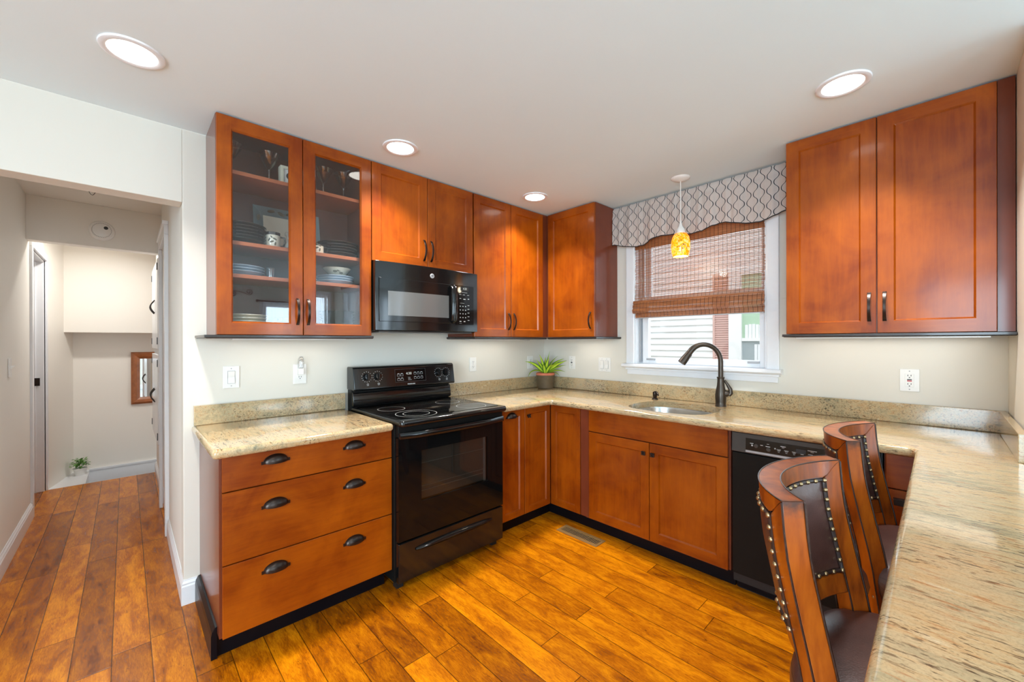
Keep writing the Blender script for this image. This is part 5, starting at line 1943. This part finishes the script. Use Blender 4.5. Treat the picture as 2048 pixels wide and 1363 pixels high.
def make_stool():
    t = thing('bar_stool', 'x', 'bar stool', (0, 0, 0), 'bar stools at the granite counter')
    RO, RI = .341, .297
    ztop = lambda th: 1.030 - .005 * math.cos(R(th) * 1.6)
    mit = lambda th: .985 + .045 * max(0, (abs(th) - 34.3) / 8.7)
    bm = bmn(); shell(bm, -43, 43, .985, 1.03, RI, RO, 34, 2, zf0=lambda th: min(mit(th), ztop(th) - .0008), zf1=ztop)
    obj('crest_rail', bm, 'stool_wood', t, bevel=.004, smooth=50)
    for s in (-1, 1):
        bm = bmn()
        a0, a1 = (34.3, 43) if s > 0 else (-43, -34.3)
        shell(bm, a0, a1, .46, .985, RI, RO, 2, 16, zf1=lambda th: mit(th) - .0012)
        obj('back_post', bm, 'stool_wood', t, bevel=.003, smooth=50)
        # burnished dark arrises
        bm = bmn()
        for th in (s * 43, s * 34.3):
            for r in (RI - .0004, RO + .0004):
                tube(bm, [SP(th + s * .12 * (1 if abs(th) > 40 else -1), .47 + ((.555 if abs(th) > 40 else .51)) * i / 10, r) for i in range(11)], .0021, 5)
        obj('worn_edge', bm, 'dark_edge', t)
    bm = bmn()
    for r in (RI, RO):
        tube(bm, [(SP(-43 + 86 * i / 24, ztop(-43 + 86 * i / 24), r)) for i in range(25)], .0016, 5)
    obj('worn_edge', bm, 'dark_edge', t)
    zb = lambda th: .735
    bm = bmn(); shell(bm, -34.3, 34.3, .700, .747, RI + .002, RO - .002, 20, 2)
    obj('lower_rail', bm, 'stool_wood', t, bevel=.003, smooth=50)
    for nm, r0, r1 in (('inner_pad', RI + .006, RI + .016), ('outer_pad', RO - .014, RO - .003)):
        bm = bmn()
        G = []
        for i in range(25):
            th = -34.3 + 68.6 * i / 24; row_ = []
            for j in range(17):
                z = .747 + .238 * j / 16
                e = min(1, min(i, 24 - i) / 4) * min(1, min(j, 16 - j) / 3)
                puff = (.012 if nm == 'inner_pad' else .009) * math.sin(e * PI / 2)
                r = (r0 - puff) if nm == 'inner_pad' else (r1 + puff * .6)
                row_.append(bm.verts.new(SP(th, z, r)))
            G.append(row_)
        for i in range(24):
            for j in range(16): bm.faces.new((G[i][j], G[i + 1][j], G[i + 1][j + 1], G[i][j + 1]))
        pad = obj(nm, bm, 'leather', t, smooth=60)
        rr = (r0 - .003) if nm == 'inner_pad' else (r1 + .002)
        bm = bmn()
        loop = [SP(-33.4 + 66.8 * i / 20, .977, rr) for i in range(21)] + [SP(33.4, .977 - .222 * i / 12, rr) for i in range(1, 13)] + [SP(33.4 - 66.8 * i / 20, .755, rr) for i in range(1, 21)] + [SP(-33.4, .755 + .222 * i / 12, rr) for i in range(1, 13)]
        tube(bm, loop, .0052, 6, cap=False)
        obj('trim_cord', bm, 'leather_trim', pad)
        nails = [SP(-33.4 + 66.8 * i / 12, .977, rr) for i in range(13)] + [SP(33.4 - 66.8 * i / 12, .755, rr) for i in range(13)]
        for th in (-33.4, 33.4): nails += [SP(th, .977 - .222 * i / 9, rr) for i in range(1, 9)]
        me = None
        for p in nails:
            if me is None:
                b2_ = bmn(); bmesh.ops.create_uvsphere(b2_, u_segments=10, v_segments=6, radius=.006)
                me = bpy.data.meshes.get('nailhead_mesh')
                if me is None:
                    me = bpy.data.meshes.new('nailhead_mesh'); b2_.to_mesh(me); me.materials.append(M['brass'])
                    me.polygons.foreach_set('use_smooth', [True] * len(me.polygons))
                b2_.free()
            n_ = bpy.data.objects.new('nailhead', me); col.objects.link(n_)
            n_.parent = pad
            s_ = -1 if nm == 'inner_pad' else 1
            d_ = Vector((p[0] - sh_x(p[2]) - .060, p[1], 0)).normalized() * s_ * .0035
            n_.location = Vector(p) + d_
    # seat cushion
    cx_, ax, ay = .012, .217, .238

    def srow(f, z):
        ring = []
        for i in range(48):
            a = 2 * PI * i / 48
            c, s = math.cos(a), math.sin(a)
            e = 2 / 2.9
            ring.append((cx_ + ax * f * (abs(c) ** e) * (1 if c > 0 else -1), ay * f * (abs(s) ** e) * (1 if s > 0 else -1), z))
        return ring
    bm = bmn()
    rings = [[bm.verts.new(p) for p in srow(f, z)] for f, z in ((.96, .545), (1.0, .552), (1.025, .58), (1.025, .612), (1.005, .628), (.99, .634), (.95, .648), (.86, .658), (.6, .666), (.3, .669))]
    for A, B in zip(rings, rings[1:]):
        for k in range(48): bm.faces.new((A[k], A[(k + 1) % 48], B[(k + 1) % 48], B[k]))
    bm.faces.new(rings[-1]); bm.faces.new(rings[0][::-1])
    cu = obj('seat_cushion', bm, 'leather', t, smooth=60)
    bm = bmn(); q = srow(1.0, .624); tube(bm, q + [q[0]], .0028, 6, cap=False); obj('piping', bm, 'leather_trim', cu)
    me = bpy.data.meshes['nailhead_mesh']
    q = srow(1.012, .556)
    for i in range(0, 48, 2):
        n_ = bpy.data.objects.new('nailhead', me); col.objects.link(n_); n_.parent = cu; n_.location = q[i]
    bm = bmn()
    rings = [[bm.verts.new(p) for p in srow(f, z)] for f, z in ((.90, .475), (.97, .48), (.985, .50), (.965, .535), (.95, .544))]
    for A, B in zip(rings, rings[1:]):
        for k in range(48): bm.faces.new((A[k], A[(k + 1) % 48], B[(k + 1) % 48], B[k]))
    bm.faces.new(rings[-1]); bm.faces.new(rings[0][::-1])
    obj('seat_apron', bm, 'stool_wood', t, smooth=40)
    for sx2, sy2 in ((-1, -1), (-1, 1), (1, -1), (1, 1)):
        bm = bmn()
        tx, ty = cx_ + sx2 * .150, sy2 * .160
        bx, by = cx_ + sx2 * .205, sy2 * .205
        n = 8; prev = None; rr = []
        for i in range(n + 1):
            tt = i / n
            k = tt ** 1.6
            x = tx + (bx - tx) * k; y = ty + (by - ty) * k; z = .478 - (.478 - .0008) * tt
            w2 = .024 - .006 * tt
            rr.append([bm.verts.new((x + a * w2, y + b * w2, z)) for a, b in ((-1, -1), (1, -1), (1, 1), (-1, 1))])
        for A, B in zip(rr, rr[1:]):
            for k in range(4): bm.faces.new((A[k], A[(k + 1) % 4], B[(k + 1) % 4], B[k]))
        bm.faces.new(rr[0][::-1]); bm.faces.new(rr[-1])
        obj('leg', bm, 'stool_wood', t, bevel=.003)
    for (p, q2) in (((-1, -1), (-1, 1)), ((1, -1), (1, 1)), ((-1, -1), (1, -1)), ((-1, 1), (1, 1))):
        bm = bmn()
        a = (cx_ + p[0] * .172, p[1] * .177, .21); b = (cx_ + q2[0] * .172, q2[1] * .177, .21)
        tube(bm, [a, b], .014, 8, flat=(1.0, 1.2)); obj('stretcher', bm, 'stool_wood', t, smooth=40)
    return t


st1 = make_stool()
st1.location = (2.653, -1.805, 0)
st1['label'] = 'nearer bar stool with curved nailhead leather back beside the granite bar'
st2 = copy_tree(st1)
st2.location = (2.664, -1.090, 0)
st2['label'] = 'farther bar stool with curved nailhead leather back near the dishwasher'

# ================================================================= DINING ROOM SIDE (reflected parts, plus two windows added for fill light)
def window_unit(n, T, u0, u1, z0, z1):
    """T(u, w, z): w outwards into the room"""
    t = sthing('window_%d' % n, T((u0 + u1) / 2, 0, z0))
    bm = bmn()

    def b(u0, u1, w0, w1, z0, z1):
        p, q = T(u0, w0, z0), T(u1, w1, z1); box(bm, p[0], q[0], p[1], q[1], p[2], q[2])
    b(u0 - .07, u0, 0, .02, z0 - .07, z1 + .07); b(u1, u1 + .07, 0, .02, z0 - .07, z1 + .07); b(u0, u1, 0, .02, z1, z1 + .07); b(u0, u1, 0, .03, z0 - .07, z0)
    obj('window_frame', bm, 'white_trim', t)
    bm = bmn(); b(u0, u0 + .04, -.06, -.03, z0, z1); b(u1 - .04, u1, -.06, -.03, z0, z1); b(u0 + .04, u1 - .04, -.06, -.03, z0, z0 + .04); b(u0 + .04, u1 - .04, -.06, -.03, z1 - .04, z1); b(u0 + .04, u1 - .04, -.06, -.03, (z0 + z1) / 2 - .02, (z0 + z1) / 2 + .02)
    obj('sash', bm, 'white_trim', t)


def curtain(T, u0, u1, z0, z1, lab, mat='sheer'):
    bm = bmn()
    n = 60; prev = None
    for i in range(n + 1):
        u = u0 + (u1 - u0) * i / n
        w_ = .07 + .018 * math.sin(i * .95) + .008 * math.sin(i * 2.3)
        a = bm.verts.new(T(u, w_, z0)); b = bm.verts.new(T(u, w_, z1))
        if prev: bm.faces.new((prev[0], a, b, prev[1]))
        prev = (a, b)
    o = obj('sheer_curtain', bm, mat, smooth=60)
    tag(o, lab, 'curtain', 'sheer dining room curtains')
    return o


TE = lambda u, w, z: (6.2 - w, u, z)
TS = lambda u, w, z: (u, -6.2 + w, z)
TN = lambda u, w, z: (u, -w, z)
window_unit(2, TE, -1.20, -.65, .80, 2.02)
window_unit(3, TE, -4.3, -3.0, .85, 2.1)  # invented window, opening for the added east daylight
window_unit(4, TS, 2.5, 4.7, .25, 2.2)  # invented window, added to let in soft fill light
window_unit(5, TE, -.42, -.12, .9, 2.25)
window_unit(6, TN, 4.85, 5.5, .9, 2.27)
curtain(TE, -1.24, -.61, .70, 2.05, 'white sheer curtain over the middle window of the east dining wall')
curtain(TE, -4.36, -2.94, .70, 2.2, 'white sheer curtain over the added south window of the east dining wall')
curtain(TE, -.44, -.10, .70, 2.28, 'narrow white sheer curtain in the north east dining corner')
curtain(TN, 4.85, 5.5, .70, 2.30, 'white sheer curtain on the dining wall beside the kitchen')
bm = bmn(); tube(bm, [TN(4.75, .07, 2.34), TN(5.6, .07, 2.34)], .011, 10)
for u in (4.75, 5.6): bmesh.ops.create_uvsphere(bm, u_segments=12, v_segments=8, radius=.026, matrix=Matrix.Translation(TN(u, .07, 2.34)))
for u in (4.8, 5.55): tube(bm, [TN(u, 0, 2.34), TN(u, .07, 2.34)], .007, 8)
tag(obj('curtain_rod', bm, 'rail_dark', smooth=50), 'dark curtain rod on the dining wall beside the kitchen', 'curtain rod')
bm = bmn()
def spiral(cy, cz, a0, turns, r0, r1, n=26): return [(6.188, cy + (r0 + (r1 - r0) * i / n) * math.cos(a0 + turns * 2 * PI * i / n), cz + (r0 + (r1 - r0) * i / n) * math.sin(a0 + turns * 2 * PI * i / n)) for i in range(n + 1)]
tube(bm, spiral(-1.43, 2.22, -PI / 2, 1.4, .055, .012), .006, 6)
tube(bm, [(6.188, -1.43 - .42 * i / 12, 2.165 + .012 + .05 * math.sin(i / 12 * PI * 1.1) - .012 * (1 - i / 12)) for i in range(13)], .006, 6)
tube(bm, spiral(-1.66, 2.17, PI / 2, -1.3, .045, .012), .006, 6)
tube(bm, spiral(-1.86, 2.23, -PI / 2, -1.4, .05, .012), .006, 6)
tag(obj('scroll_ornament', bm, 'rail_dark', smooth=50), 'wrought iron scroll ornament on the east dining wall', 'wall ornament')
for u0, u1, z, nm in ((-1.32, -.5, 2.07, 'nearer the kitchen wall'), (-4.5, -2.8, 2.22, 'farther from the kitchen wall')):
    bm = bmn(); tube(bm, [TE(u0, .07, z), TE(u1, .07, z)], .011, 10)
    for u in (u0, u1): bmesh.ops.create_uvsphere(bm, u_segments=12, v_segments=8, radius=.026, matrix=Matrix.Translation(TE(u, .07, z)))
    for u in (u0 + .1, u1 - .1): tube(bm, [TE(u, .0, z), TE(u, .07, z)], .007, 8)
    tag(obj('curtain_rod', bm, 'rail_dark', smooth=50), 'dark curtain rod on the east dining wall, ' + nm, 'curtain rod')
